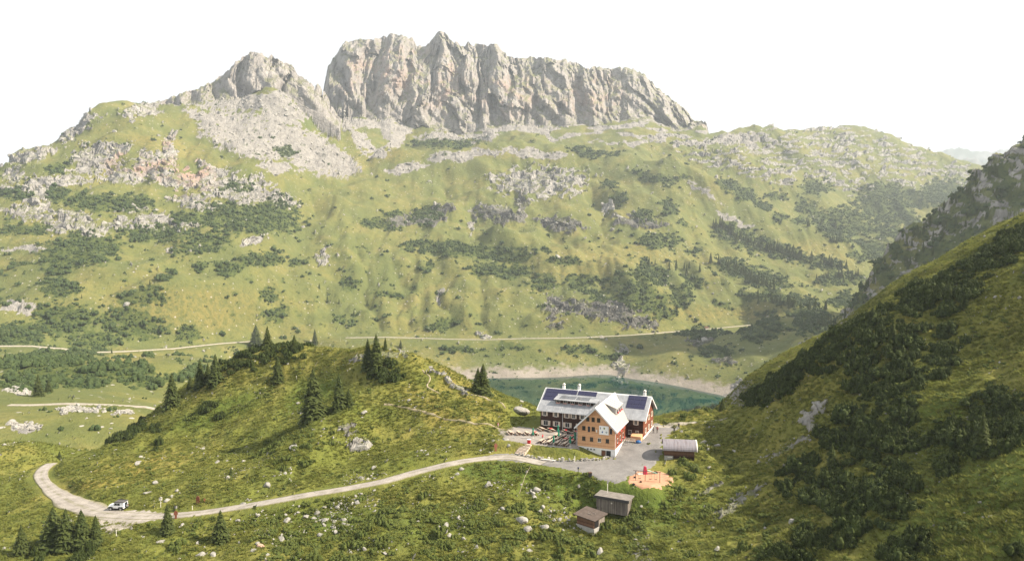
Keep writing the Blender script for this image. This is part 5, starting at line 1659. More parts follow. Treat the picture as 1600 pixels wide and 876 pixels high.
# doors in the basement
fr = MB().box(19.0, 20.0, YA - .12, YA - .055, -2.3, -.02).build('door', M_BROWNFR, LODGE, label='brown glazed basement door')
MB().box(19.12, 19.88, YA - .15, YA - .123, -1.2, -.2).build('pane', plain('curtained_glass', (.16, .07, .045), .3), fr)
MB().box(18.92, 19.0, YA - .13, YA - .055, -2.3, 0.03).build('door_frame', M_FRAME, fr)
MB().box(20.0, 20.06, YA - .13, YA - .055, -2.3, .03).build('door_frame', M_FRAME, fr)
MB().box(20.12, 21.15, YA - .10, YA - .055, -2.3, 0.0).build('doorway', M_DARK, LODGE, label='open dark basement doorway')
# board with emblems
sg = MB().box(18.45, 20.65, YA - .16, YA - .03, 3.55, 5.55).build('notice_board', plain('board_white', (.80, .80, .80), .6), LODGE, label='white board with small emblems on the gable')
def mark(pts, mat, nm='emblem'):
    MB().prism([(18.45 + a * 2.2, 3.55 + b * 2.0) for a, b in pts], 'y', YA - .178, YA - .162).build(nm, mat, sg)
mark([(.10, .60), (.17, .60), (.17, .84), (.10, .84)], M_NAVY)
mark([(.46, .68), (.54, .60), (.62, .68), (.62, .84), (.46, .84)], plain('olive_emblem', (.20, .22, .05), .6))
mark([(.24, .34), (.34, .16), (.40, .26), (.44, .42), (.34, .38)], plain('blue_emblem', (.03, .10, .30), .6))
mark([(.66, .27), (.74, .27), (.74, .18), (.81, .18), (.81, .27), (.89, .27), (.89, .34), (.81, .34), (.81, .43), (.74, .43), (.74, .34), (.66, .34)], plain('grey_emblem', (.25, .30, .32), .6))
MB().box(17.72, 17.98, YA - .2, YA - .03, 3.95, 4.5).build('wall_lamp', M_FRAME, LODGE)
# dormer and roof windows of the wing
b = MB()
wx0, wx1, wy0, wy1 = XR + .6, XR + 3.0, -5.2, 0.6
zw = lambda x: AR - .06 - (x - XR) * .36
b.hexa([(wx0, wy0, za(wx0 - XR)), (wx1, wy0, za(wx1 - XR) - .2), (wx1, wy1, za(wx1 - XR) - .2), (wx0, wy1, za(wx0 - XR))], [(wx0, wy0, zw(wx0)), (wx1, wy0, zw(wx1)), (wx1, wy1, zw(wx1)), (wx0, wy1, zw(wx0))])
b.build('wing_dormer', plain('grey_cladding', (.30, .29, .28), .7), LODGE)
roof_slab('dormer_roof', (wx1 + .3, wy0 - .25, zw(wx1 + .3)), (wx1 + .3, wy1 + .25, zw(wx1 + .3)), (XR + .15, wy1 + .25, zw(XR + .15)), (XR + .15, wy0 - .25, zw(XR + .15)), .13, M_ROOF2, seam=1.4)
for y in (-4.0, -2.2, -.4):
    zc_ = (za(wx1 - XR) + zw(wx1)) / 2 + .1
    o = window(y, zc_, 1.1, .9, 0, M_FRAME, False, name='dormer_window', flip=wx1)
    f_ = link('flower_box', pine_mesh('flower_tuft', int(500 + y * 10), 60, M_FLOWER, leafy=True), o)
    f_.location, f_.scale = (wx1 + .3, y, zc_ - .5), (.5, 1.3, .6)
b = MB()
for y0 in (-2.6,):
    x0, x1 = XR - 3.9, XR - 2.6
    b.hexa([(x0, y0, za(3.9) + .16), (x1, y0, za(2.6) + .16), (x1, y0 + 2.0, za(2.6) + .16), (x0, y0 + 2.0, za(3.9) + .16)], [(x0, y0, za(3.9) + .28), (x1, y0, za(2.6) + .28), (x1, y0 + 2.0, za(2.6) + .28), (x0, y0 + 2.0, za(3.9) + .28)])
b.build('roof_window', M_TEAL, LODGE)
# porch in the corner on the right
pb = MB().hexa([(23.3, -2.1, 0.2), (26.0, -2.1, 0.2), (26.0, -.02, .2), (23.3, -.02, .2)], [(23.5, -1.9, 1.3), (25.9, -1.9, 1.3), (25.9, -.02, 1.6), (23.5, -.02, 1.6)])
pb.build('porch', M_ORANGE, LODGE, label='orange wooden porch in the corner')
print('house', round(time.time() - T0, 1))
# ================================================================ outbuildings
def frame2(px0, py0, px1, py1, z0, z1):
    """a place and bearing from the two ends of a front foot line at known heights"""
    a, b = PZ(px0, py0, z0), PZ(px1, py1, z1)
    return (a[0], a[1], min(z0, z1)), math.atan2(b[1] - a[1], b[0] - a[0]), math.hypot(b[0] - a[0], b[1] - a[1])
def boards(n, x0, x1, y0, y1, z0, z1, mat, parent, rg, axis='x'):
    for i in range(n):
        a, b = x0 + (x1 - x0) * i / n, x0 + (x1 - x0) * (i + 1) / n - .025
        d = rg.uniform(-.015, .015)
        (MB().box(a, b, y0 + d, y1 + d, z0 + rg.uniform(-.04, .04), z1 + rg.uniform(-.02, .02)) if axis == 'x' else MB().box(y0 + d, y1 + d, a, b, z0 + rg.uniform(-.04, .04), z1)).build('plank', mat, parent)
rg = random.Random(5)
# long lean-to shed
loc, rz, ln = frame2(932, 786, 981, 797, -4.6, -4.9)
sh = thing('long_shed', 'long grey board shed with a pale flat roof below the forecourt', 'shed', loc, rz)
MB().box(0.06, ln - .06, .06, 3.6, -1.2, 1.75).build('body', M_GREYWOOD, sh)
boards(26, 0, ln, -.03, .055, -.3, 1.72, M_GREYWOOD, sh, rg)
boards(12, 0, 3.6, ln - .055, ln + .03, -.3, 1.72, M_GREYWOOD, sh, rg, 'y')
MB().hexa([(-.35, -.5, 1.78), (ln + .35, -.5, 1.78), (ln + .35, 4.3, 1.62), (-.35, 4.3, 1.62)], [(-.35, -.5, 2.0), (ln + .35, -.5, 2.0), (ln + .35, 4.3, 1.84), (-.35, 4.3, 1.84)]).build('roof', plain('weathered_roof', (.17, .155, .14), .9, vary=.3, sc=1.2), sh)
MB().box(-.40, ln + .4, -.62, -.51, 1.6, 2.12).build('fascia', plain('dark_fascia', (.05, .048, .05), .7), sh)
MB().tube((1.4, 2.6, 1.8), (1.4, 2.6, 3.6), .07).build('vent_pipe', M_FRAME, sh)
MB().box(3.0, 3.25, -.09, -.032, .75, 1.0).build('lamp', M_FRAME, sh)
# small square shed
loc, rz, ln = frame2(901.5, 818, 928.3, 827.5, -6.4, -6.5)
s2 = thing('small_shed', 'small square brown board shed with a dark pitched lid roof in the hollow', 'shed', loc, rz)
dp = 3.5
MB().box(.06, ln - .06, .06, dp, 0.2, 1.9).build('body', M_BROWNWOOD, s2)
boards(9, 0, ln, -.03, .055, .1, 1.85, M_BROWNWOOD, s2, rg)
boards(6, 1.5, dp, ln - .055, ln + .03, -.2, 1.75, M_GREYWOOD, s2, rg, 'y')
MB().box(ln - .05, ln + .02, .15, 1.4, -.2, 1.7).build('doorway', M_DARK, s2)
MB().box(-.1, ln + .1, -.12, dp, -1.2, .19).build('stone_foot', M_CONC, s2)
MB().hexa([(-.5, -.6, 2.0), (ln + .5, -.6, 1.82), (ln + .5, dp + .4, 1.95), (-.5, dp + .4, 2.2)], [(-.5, -.6, 2.14), (ln + .5, -.6, 1.96), (ln + .5, dp + .4, 2.09), (-.5, dp + .4, 2.34)]).build('roof', plain('dark_roof_felt', (.085, .066, .056), .9, vary=.25, sc=1.5), s2)
for x, y, w in ((1.6, 1.2, .9), (2.1, 2.0, .7), (1.2, 1.9, .5)):
    MB().box(x, x + w, y, y + .12, 2.1, 2.2).build('roof_batten', M_GREYWOOD, s2)
# barrel-roofed store
loc, rz, ln = frame2(1038, 716, 1083, 718, -.8, -.8)
rz = R(-9)
ln = 6.7
s3 = thing('barrel_shed', 'wooden store with a rust streaked barrel roof at the foot of the slope', 'shed', loc, rz)
MB().box(.05, ln - .2, .05, 4.2, -1.0, 1.9).build('body', M_DARKWOOD, s3)
boards(24, 0.02, ln - .2, -.04, .045, .75, 1.95, M_BROWNWOOD, s3, rg)
MB().box(.0, 1.9, -.12, .045, -.8, .7).build('stone_foot', M_CONC, s3)
MB().box(.7, 1.7, -.2, -.122, .35, .5).build('plank_shelf', M_FRAME, s3)
arc = [(2.1 - 2.75 * math.cos(a), 2.0 + 1.75 * math.sin(a)) for a in np.linspace(0.0, math.pi, 15)]
arc2 = [(2.1 - 2.63 * math.cos(a), 2.0 + 1.63 * math.sin(a)) for a in np.linspace(0.0, math.pi, 15)]
b = MB()
for i in range(14):
    for k_ in range(13):
        x0, x1 = -.3 + (ln + .5) * k_ / 13, -.3 + (ln + .5) * (k_ + 1) / 13
        up = 0.0
        b.hexa([(x0, *arc2[i]), (x1, *arc2[i]), (x1, *arc2[i + 1]), (x0, *arc2[i + 1])], [(x0, *arc[i]), (x1, *arc[i]), (x1, *arc[i + 1]), (x0, *arc[i + 1])])
    pass
rf = b.mesh('roof', M_SHEET)
bm = bmesh.new(); bm.from_mesh(rf); bmesh.ops.remove_doubles(bm, verts=bm.verts, dist=.004); bm.to_mesh(rf); bm.free()
link('roof', rf, s3)
MB().prism([(2.1 - 2.8 * math.cos(a), 2.0 + 1.8 * math.sin(a)) for a in np.linspace(0, math.pi, 15)] + [(2.1 - 2.45 * math.cos(a), 2.0 + 1.45 * math.sin(a)) for a in np.linspace(math.pi, 0, 15)], 'x', ln + .205, ln + .42).build('gable_trim', M_FRAME, s3)  # edge band of the roof, coloured white for the sunlight on it
MB().prism([(2.1 - 2.4 * math.cos(a), 2.0 + 1.42 * math.sin(a)) for a in np.linspace(0, math.pi, 12)], 'x', ln - .19, ln - .08).build('gable', M_BROWNWOOD, s3)
MB().prism([(2.1 - 2.4 * math.cos(a), 2.0 + 1.42 * math.sin(a)) for a in np.linspace(0, math.pi, 12)], 'x', -.08, .04).build('gable', M_BROWNWOOD, s3)
# hut beside the far lane
x, y, z = hit(1104, 514, 700)
s4 = thing('lane_hut', 'tiny pale hut beside the lane above the lake', 'hut', (x, y, z), R(-15))
MB().box(-3, 3, -2, 2, -1, 2.6).build('wall', M_CREAM, s4)
MB().prism([(-2.5, 2.602), (2.5, 2.602), (0, 4.6)], 'x', -3.4, 3.4).build('roof', M_BROWNWOOD, s4)

# ================================================================ terrace furniture
TZ = 0.34
def beer_table():
    t = thing('beer_table', '', 'table')
    MB().box(-.32, .32, -1.1, 1.1, .72, .765).build('tabletop', M_BENCHWOOD, t)
    for y in (-.75, .75):
        MB().box(-.27, .27, y - .02, y + .02, 0, .718).build('leg', M_BROWNFR, t)
    return t
def beer_bench():
    t = thing('beer_bench', '', 'bench')
    MB().box(-.13, .13, -1.1, 1.1, .44, .475).build('seat', M_BENCHWOOD, t)
    for y in (-.75, .75):
        MB().box(-.11, .11, y - .02, y + .02, 0, .438).build('leg', M_BROWNFR, t)
    return t
T0_, B0_ = beer_table(), beer_bench()
first = [True]
def table_set(u, v, turn, where, g):
    a = R(-23) + turn
    for o_, off, lab, gg in ((T0_, 0, 'pale wooden beer table, ' + where, 'beer tables on the terrace'), (B0_, -.62, 'bench left of the beer table, ' + where, 'beer benches on the terrace'), (B0_, .62, 'bench right of the beer table, ' + where, 'beer benches on the terrace')):
        p = HP(u, v)
        x, y = p[0] + math.cos(a) * off, p[1] + math.sin(a) * off
        if (o_ is T0_ and first[0]):
            o_.location, o_.rotation_euler = (x, y, TZ), (0, 0, a)
            o_['label'], o_['group'] = lab, gg
            first[0] = False
        elif o_ is B0_ and 'group' not in o_:
            o_.location, o_.rotation_euler = (x, y, TZ), (0, 0, a)
            o_['label'], o_['group'] = lab, gg
        else:
            copy_tree(o_, (x, y, TZ), a, lab, gg)
ORD = ('first', 'second', 'third', 'fourth', 'fifth')
for row, v, us in (('front', 12.4, (5.0, 6.9, 8.8, 10.7)), ('middle', 9.4, (6.0, 7.9, 9.8, 11.7)), ('back', 6.4, (6.6, 8.5, 10.4, 12.2))):
    for k_, u in enumerate(us):
        table_set(u, v, rg.uniform(-.06, .06), '%s in the %s row by the parasols' % (ORD[k_], row), '')
for k_, u in enumerate((1.2, 3.6, 7.6, 10.2, 12.2)):
    table_set(u, 2.4, R(55) + rg.uniform(-.1, .1), '%s from the left along the dark facade' % ORD[k_], '')
for k_, u in enumerate((-4.6, -2.7, -.8, 1.2)):
    table_set(u, 7.2 - u * .3, R(38) + rg.uniform(-.08, .08), '%s from the left in the slanting group' % ORD[k_], '')
def parasol():
    t = thing('parasol', '', 'parasol')
    MB().tube((0, 0, 0), (0, 0, 2.75), .03).build('pole', M_FRAME, t)
    MB().box(-.3, .3, -.3, .3, 0, .08).build('base', M_CONC, t)
    b = MB()
    n = 10
    prof = ((.85, .11), (1.1, .24), (1.5, .21), (1.9, .15), (2.3, .19), (2.6, .05))
    s0 = len(b.v)
    for h, r in prof:
        for i in range(n):
            q = r * (1.15 if i % 2 else .75)
            b.v.append((q * math.cos(6.283 * i / n), q * math.sin(6.283 * i / n), h))
    for k_ in range(len(prof) - 1):
        for i in range(n):
            b.f.append((k_ * n + i, k_ * n + (i + 1) % n, (k_ + 1) * n + (i + 1) % n, (k_ + 1) * n + i)); b.mi.append(0)
    b.f += [tuple(range(n))[::-1], tuple(len(prof) * n - n + i for i in range(n))]; b.mi += [0, 0]
    b.build('canopy', M_GREENCLOTH, t)
    return t
UM = parasol()
for i, (px, py, lb) in enumerate(((833, 685, 'folded green parasol at the left end of the terrace'), (865, 697, 'folded green parasol at the front of the table rows'), (873, 687, 'folded green parasol in the middle of the table rows'), (872, 680, 'folded green parasol nearest the dark facade'), (891, 698, 'front one of the two green parasols beside the orange gable'), (898.5, 692, 'rear one of the two green parasols beside the orange gable'))):
    x, y, _ = PZ(px, py, TZ)
    if i == 0:
        UM.location = (x, y, TZ); UM['label'] = lb; UM['group'] = 'green parasols on the terrace'
    else:
        copy_tree(UM, (x, y, TZ), i * .7, lb, 'green parasols on the terrace')
def blanket(u, v, a, g):
    b = MB().box(-.28, .28, -.42, .42, 0, .07)
    return tag(b.build('blanket', M_RED, None, .02), 'red blanket or cushion lying on a terrace table', 'blanket', g)
BL = blanket(0, 0, 0, 'red blankets on the terrace tables')
for i, (u, v) in enumerate(((1.2, 6.84), (7.6, 2.4), (10.2, 2.4), (11.7, 9.4), (12.2, 6.4), (9.8, 9.4), (10.4, 6.4), (3.6, 2.4))):
    o = BL if i == 0 else BL.copy()
    if i:
        COL.objects.link(o)
    p = HP(u, v)
    o['label'] = 'red blanket lying on the ' + ('last table of the slanting group', 'third table along the dark facade', 'fourth table along the dark facade', 'last table of the middle row', 'last table of the back row', 'third table of the middle row', 'third table of the back row', 'second table along the dark facade')[i]
    o.location, o.rotation_euler = (p[0], p[1], TZ + .768), (0, 0, R(-23 + 20 * i))
# bin box, steps, stone border
x, y, _ = PZ(826.5, 692, TZ)
o = thing('red_box', 'red box with a white lid at the top of the steps', 'box', (x, y, TZ), R(-20))
MB().box(-.35, .35, -.3, .3, 0, .85).build('body', M_RED, o, .02)
MB().box(-.4, .4, -.35, .35, .852, .93).build('lid', M_FRAME, o)
p0, p1 = PZ(811, 710, -1.55), PZ(824, 693, .30)
st = thing('stairway', 'short flight of wooden edged steps up to the terrace', 'steps', (p0[0], p0[1], p0[2]), math.atan2(p1[1] - p0[1], p1[0] - p0[0]) - math.pi / 2)
run_ = math.hypot(p1[0] - p0[0], p1[1] - p0[1])
for i in range(9):
    y0 = run_ * i / 9
    z0 = 1.85 * (i + 1) / 9 + .02
    MB().box(-1.3, 1.3, y0, y0 + run_ / 9 + .05, z0 - .5, z0).build('step', M_BENCHWOOD if i % 2 else M_CREAM, st)
sb = thing('stone_border', 'low border of rough grey stones below the grass bank of the terrace', 'wall', PZ(842, 716.5, -1.5))
path = catmull([PZ(*q, -1.5) for q in ((808, 709.5), (825, 713.5), (842, 716.5), (868, 719.5), (890, 720.5), (915, 720.5), (938, 719.5), (948, 715), (948, 709), (944, 705.5))], .72)
for i, q in enumerate(path):
    m_ = STONES[i % 4]
    for lv in range(2 if i % 3 else 1):
        s_ = link('stone', m_, sb)
        s_.location = (q[0] - sb.location.x + rg.uniform(-.1, .1), q[1] - sb.location.y + rg.uniform(-.1, .1), hz(q[0], q[1]) - sb.location.z + .12 + lv * .34)
        s_.scale = (rg.uniform(.62, .85), rg.uniform(.5, .7), rg.uniform(.4, .6))
        s_.rotation_euler = (rg.uniform(-.2, .2), rg.uniform(-.2, .2), rg.uniform(0, 6))
x, y, z = PZ(856, 720.5, -1.45)
o = thing('plank_bench', 'long pale plank bench in front of the stone border', 'bench', (x, y, -1.45), R(-20))
MB().box(-1.7, 1.7, -.16, .16, .38, .46).build('seat', M_FRAME, o)
for xx in (-1.3, 1.3):
    MB().box(xx - .12, xx + .12, -.14, .14, 0, .378).build('foot', M_CONC, o)
for px, py, w, h, nm, lb, mt in ((879, 721, .5, 1.0, 'stone_pillar', 'upright pale stone standing in the stone border', M_CONC), (898, 721.5, .16, 1.35, 'white_post', 'thin white post standing in the stone border', M_FRAME)):
    x, y, _ = PZ(px, py, -1.45)
    o = MB().box(-w / 2, w / 2, -w / 2, w / 2, -.2, h).build(nm, mt, None, .04)
    o.location = (x, y, -1.45)
    tag(o, lb, 'post')
for px, py in ((792, 691), (795.5, 694)):
    pass
# yard bits
x, y, z = hit(903.5, 739)
o = thing('lamp_post', 'small dark lamp post on the outer edge of the forecourt', 'lamp', (x, y, z))
MB().tube((0, 0, -.2), (0, 0, 1.0), .06).build('pole', M_DARK, o)
MB().prism([(-.18, 1.002), (.18, 1.002), (.13, 1.3), (-.13, 1.3)], 'x', -.16, .16).build('head', M_NAVY, o)
x, y, z = hit(922, 745)
o = thing('waste_bin', 'dark waste bin on the outer edge of the forecourt', 'bin', (x, y, z), .3)
MB().prism([(-.26, 0), (.26, 0), (.32, .95), (-.32, .95)], 'x', -.3, .3).build('body', M_DARK, o)
MB().box(-.36, .36, -.36, .36, .952, 1.02).build('lid', M_BROWNFR, o)
# corner by the porch
p = HP(23.6, 3.0)
o = thing('wooden_bench', 'plain wooden bench in the corner beside the porch', 'bench', (p[0], p[1], .05), R(-23))
MB().box(-1.2, 1.2, -.22, .22, .42, .48).build('seat', M_BENCHWOOD, o)
MB().box(-1.2, 1.2, .23, .29, .30, .95).build('backrest', M_CREAM, o)
for xx in (-1, 1):
    MB().box(xx - .05, xx + .05, -.2, .2, 0, .418).build('leg', M_BROWNFR, o)
p = HP(22.9, 4.2)
o = thing('steel_rail', 'bent steel tube rail beside the wooden bench', 'railing', (p[0], p[1], .0), R(-23))
for k_ in range(4):
    t_ = MB()
    ang = np.linspace(0, math.pi, 9)
    for a, b in zip(ang[:-1], ang[1:]):
        t_.tube((k_ * .5 - .7, -.6 * math.cos(a), .5 + .6 * math.sin(a)), (k_ * .5 - .7, -.6 * math.cos(b), .5 + .6 * math.sin(b)), .04, n=6)
    t_.tube((k_ * .5 - .7, -.6, -.1), (k_ * .5 - .7, -.6, .5), .04, n=6).tube((k_ * .5 - .7, .6, -.1), (k_ * .5 - .7, .6, .5), .04, n=6)
    me = t_.mesh('hoop', M_STEEL)
    bm = bmesh.new(); bm.from_mesh(me); bmesh.ops.remove_doubles(bm, verts=bm.verts, dist=.02); bm.to_mesh(me); bm.free()
    link('hoop', me, o)
p = HP(25.6, 2.9)
me = pine_mesh('blue_tarp', 9, 1, plain('blue_tarpaulin', (.02, .10, .28), .5))
bm = bmesh.new(); bmesh.ops.create_icosphere(bm, subdivisions=3, radius=.6)
for q in bm.verts:
    q.co = Vector((q.co.x * 1.05, q.co.y * .8, max(-.3, q.co.z * .75))) * (1 + .12 * float(fbm3(q.co.x * 3, q.co.y * 3, q.co.z * 3, 2, 5)))
me2 = bpy.data.meshes.new('blue_bundle'); bm.to_mesh(me2); bm.free(); me2.materials.append(me.materials[0])
o = link('blue_bundle', me2); o.location = (p[0], p[1], .36)
tag(o, 'blue covered bundle beside the wooden bench', 'bundle')
# playground
x, y, z = hit(1012, 752)
pl = thing('swing_frame', 'thin steel swing frame with three posts standing in the sandpit', 'swing', (x, y, z), R(-12))
for xx in (-2.4, -.5, 2.4):
    MB().tube((xx, 0, -.3), (xx, 0, 2.05), .055).build('post', M_BROWNFR, pl)
MB().tube((-2.9, 0, 2.1), (2.6, 0, 2.1), .06).build('beam', M_BROWNFR, pl)
for xx in (-1.6, .5, 1.6):
    sw = MB().box(xx - .25, xx + .25, -.1, .1, .55, .60).build('swing_seat', M_DARK, pl)
    for s in (-.22, .22):
        MB().tube((xx + s, 0, .6), (xx + s, 0, 2.05), .015, n=5).build('chain', M_DARK, sw)
x, y, z = hit(1008, 741)
pl = thing('slide', 'little red playground slide with a pale green chute at the sandpit', 'slide', (x, y, z), R(8))
MB().prism([(-.45, 0), (.45, 0), (.16, 1.7), (-.16, 1.7)], 'y', -.35, .35).build('tower', plain('pink_red_paint', (.42, .03, .07), .5), pl)
MB().hexa([(.5, -.32, .80), (2.6, -.32, .1), (2.6, .32, .1), (.5, .32, .80)], [(.5, -.32, .92), (2.6, -.32, .22), (2.6, .32, .22), (.5, .32, .92)]).build('chute', plain('pale_green_plastic', (.30, .46, .36), .5), pl)
MB().box(-1.6, -.5, -.3, .3, .15, .3).build('step', M_FRAME, pl)
TOY = None
for i, (px, py) in enumerate(((992, 747), (1001.5, 754), (1026, 740), (1024, 738.5), (990, 758))):
    x, y, z = hit(px, py)
    o = MB().prism([(-.2, 0), (.2, 0), (.26, .22), (.1, .34), (-.16, .28)], 'x', -.22, .22).build('sand_toy', M_BROWNFR if i % 2 else M_DARK, None, .03)
    o.location, o.rotation_euler = (x, y, z + .1), (0, 0, i * 1.3)
    tag(o, 'small dark toy on the orange sand ' + ('left of the swing frame', 'under the left swing', 'behind the right post of the swing frame', 'nearest the far rim of the sandpit', 'at the near left rim of the sandpit')[i], 'toy', 'toys in the sandpit')

# ================================================================ signs, poles, sculptures
def pole_at(px, py, h, r, nm, lb, cat, mat=None):
    x, y, z = hit(px, py)
    o = thing(nm, lb, cat, (x, y, z))
    MB().tube((0, 0, -.4), (0, 0, h), r, r * .8).build('pole', mat or M_FRAME, o)
    return o, y
o, y = pole_at(532, 533, 5.6, .06, 'flagpole', 'bare thin white pole on the crest of the knoll', 'pole')
MB().tube((0, 0, 5.6), (0, 0, 5.75), .12).build('finial', M_TRIM, o)
o, y = pole_at(632.5, 548, 5.4, .07, 'flagpole', 'white pole with a limp pale flag on the knoll above the lake', 'flagpole')
b = MB()
for k_ in range(5):
    z0, z1 = 5.3 - k_ * .38, 5.3 - (k_ + 1) * .38
    w0, w1 = .34 + .08 * math.sin(k_ * 2.0), .34 + .08 * math.sin(k_ * 2.0 + 2)
    b.hexa([(.07, -.1, z1), (.07 + w1, -.12 + .1 * (k_ % 2), z1), (.07 + w1, .12, z1), (.07, .1, z1)], [(.07, -.1, z0), (.07 + w0, -.12 + .1 * (k_ % 2), z0), (.07 + w0, .12, z0), (.07, .1, z0)], m=1 if k_ in (0, 2) else 0)
me = b.mesh('flag', [M_FRAME, plain('faded_red', (.40, .16, .14), .8)])
bm = bmesh.new(); bm.from_mesh(me); bmesh.ops.remove_doubles(bm, verts=bm.verts, dist=.03); bm.to_mesh(me); bm.free()
link('flag', me, o)
o, y = pole_at(251, 792, 2.2, .05, 'signpost', 'white trail signpost with a small panel beside the road bend', 'sign')
MB().box(-.32, .32, -.06, .06, 1.55, 2.05).build('panel', M_FRAME, o)
MB().prism([(-.4, 2.07), (.4, 2.07), (0, 2.35)], 'y', -.12, .12).build('cap', M_CONC, o)
for px, py, h, lb in ((181.5, 837, 1.1, 'thin white marker stake on the outer edge of the road junction'), (300.5, 796, .8, 'short white marker stake on the uphill verge of the road'), (463, 592, 1.0, 'short pale fence stake in the meadow on the knoll')):
    o, y = pole_at(px, py, h, .06, 'marker_stake', lb, 'stake')
    MB().box(-.08, .08, -.08, .08, h + .002, h + .05).build('cap', M_FRAME, o)
for px, py, h, lean, lb in ((491, 573, 2.2, (1.3, 0, 0), 'bent pale branch stuck in the turf of the knoll'), (811, 771, 6.0, (2.4, 2.8, 0), 'long pale pole leaning over the boulder hollow')):
    x, y, z = hit(px, py)
    o = MB().tube((0, 0, -.2), (lean[0] * .5, lean[1] * .5, h * .5), .045, n=6).tube((lean[0] * .5, lean[1] * .5, h * .5), (lean[0], lean[1], h * .8), .04, .025, n=6).build('leaning_pole', M_BENCHWOOD)
    o.location = (x, y, z)
    tag(o, lb, 'pole')
def figure(px, py, h, nm, lb, legs, mat):
    x, y, z = hit(px, py)
    o = thing(nm, lb, 'sculpture', (x, y, z - .05), R(rg.uniform(-25, 25)))
    w = h * .23
    if legs:
        for s in (-1, 1):
            MB().prism([(s * w * .55 - .10, 0), (s * w * .55 + .10, 0), (s * w * .4 + .14, h * .5), (s * w * .4 - .14, h * .5)], 'y', -.05, .05).build('leg', mat, o)
    else:
        MB().prism([(-w * .45, 0), (w * .45, 0), (w * .6, h * .5), (-w * .5, h * .5)], 'y', -.05, .05).build('foot', mat, o)
    MB().prism([(-w * .95, h * .502), (w * .95, h * .502), (w * 1.05, h * .72), (w * .5, h * .93), (w * .1, h), (-w * .55, h * .92), (-w * .9, h * .72)], 'y', -.06, .06).build('body', mat, o)
    return o
figure(309, 787, 1.9, 'steel_figure', 'tall rust red steel figure on two legs above the road', True, M_RUST)
figure(319.5, 784, .9, 'steel_figure', 'smallest rust red steel figure beside the tall one', False, M_RUST)
figure(274.5, 810, 1.8, 'steel_figure', 'narrow rust red steel figure at the roadside behind the lone spruce', False, M_RUST)
figure(774.5, 704, 1.9, 'steel_figure', 'brown and pale red steel figure where the road meets the forecourt', False, plain('rust_brown', (.20, .075, .05), .85, vary=.4))
x, y, z = hit(778.5, 668)
o = thing('trail_sign', 'small red and white trail board on the sunny flank of the knoll', 'sign', (x, y, z))
MB().tube((0, 0, -.3), (0, 0, 1.3), .05).build('pole', M_FRAME, o)
MB().box(-.22, .22, -.07, -.052, .55, 1.25).build('panel', M_RED, o)
MB().box(-.10, .10, -.09, -.072, .62, 1.15).build('stripe', M_FRAME, o)

# ================================================================ the car
p = hit(184.5, 795.5)
CARZ = hz(p[0], p[1])
car = thing('off_road_car', 'white boxy off-road car with a dark flat roof parked at the road bend', 'car', (p[0], p[1], CARZ + .02), math.atan2(.10, -.99))
M_CARW = plain('car_white', (.70, .72, .74), .3, spec=.5)
M_CARD = plain('car_dark_roof', (.085, .08, .08), .5)
MB().prism([(-1.82, .55), (1.62, .55), (1.78, .62), (1.80, 1.02), (.62, 1.12), (-1.82, 1.12)], 'y', -.84, .84).build('body', M_CARW, car, .03)
MB().prism([(-1.82, 1.122), (.60, 1.122), (.38, 1.80), (-1.78, 1.84)], 'y', -.80, .80).build('cabin', M_CARW, car, .03)
MB().box(.72, 1.74, -.60, .60, 1.105, 1.17).build('bonnet', M_CARW, car, .02)
MB().prism([(-1.90, 1.842), (.46, 1.812), (.46, 1.90), (-1.90, 1.93)], 'y', -.84, .84).build('roof', M_CARD, car, .02)
for y in (-.76, .76):
    MB().box(-1.8, .35, y - .03, y + .03, 1.935, 2.03).build('roof_rail', M_CARD, car)
for x in (-1.5, -.8, -.1):
    MB().box(x - .03, x + .03, -.72, .72, 1.935, 1.99).build('rack_bar', M_CARD, car)
for y in (-1, 1):
    for x0, x1 in ((-.30, .36), (-.98, -.38)):
        MB().prism([(x0, 1.18), (x1, 1.18), (x1 - (.16 if x1 > 0 else 0), 1.70), (x0, 1.70)], 'y', min(y * .803, y * .825), max(y * .803, y * .825)).build('side_window', M_GLASS, car)
    MB().box(-.34, .62, min(y * .842, y * .86), max(y * .842, y * .86), .62, 1.1).build('door', M_CARW, car)
    MB().box(-1.5, 1.5, min(y * .72, y * .9), max(y * .72, y * .9), .38, .48).build('sill', M_BLACK, car)
    for x in (-1.18, 1.18):
        w_ = MB().tube((x, y * .66, .40), (x, y * .885, .40), .40, n=18).build('wheel', M_BLACK, car)
        MB().tube((x, y * .886, .40), (x, y * .91, .40), .23, n=14).build('rim', M_STEEL, w_)
        MB().prism([(x - .56, .56), (x - .42, .90), (x + .42, .90), (x + .56, .56), (x + .47, .56), (x + .36, .80), (x - .36, .80), (x - .47, .56)], 'y', min(y * .845, y * .93), max(y * .845, y * .93)).build('wheel_arch', M_BLACK, car)
    MB().tube((1.80, y * .62, .84), (1.84, y * .62, .84), .10, n=12).build('headlight', M_FRAME, car)
    MB().box(-1.86, -1.825, min(y * .66, y * .8), max(y * .66, y * .8), .75, .95).build('rear_light', M_RED, car)
MB().prism([(.395, 1.72), (.60, 1.16), (.63, 1.16), (.43, 1.74)], 'y', -.72, .72).build('windscreen', M_GLASS, car)
MB().box(-1.85, -1.822, -.55, .3, 1.2, 1.72).build('rear_window', M_GLASS, car)
w_ = MB().tube((-1.86, -.05, 1.0), (-2.06, -.05, 1.0), .38, n=18).build('spare_wheel', M_BLACK, car)
MB().tube((-2.062, -.05, 1.0), (-2.09, -.05, 1.0), .22, n=14).build('rim', M_STEEL, w_)
MB().box(1.82, 1.96, -.82, .82, .45, .62).build('bumper', M_BLACK, car)
MB().box(1.81, 1.835, -.42, .42, .66, .98).build('grille', M_CARD, car)
MB().box(-1.98, -1.84, -.82, .82, .42, .56).build('bumper', M_BLACK, car)

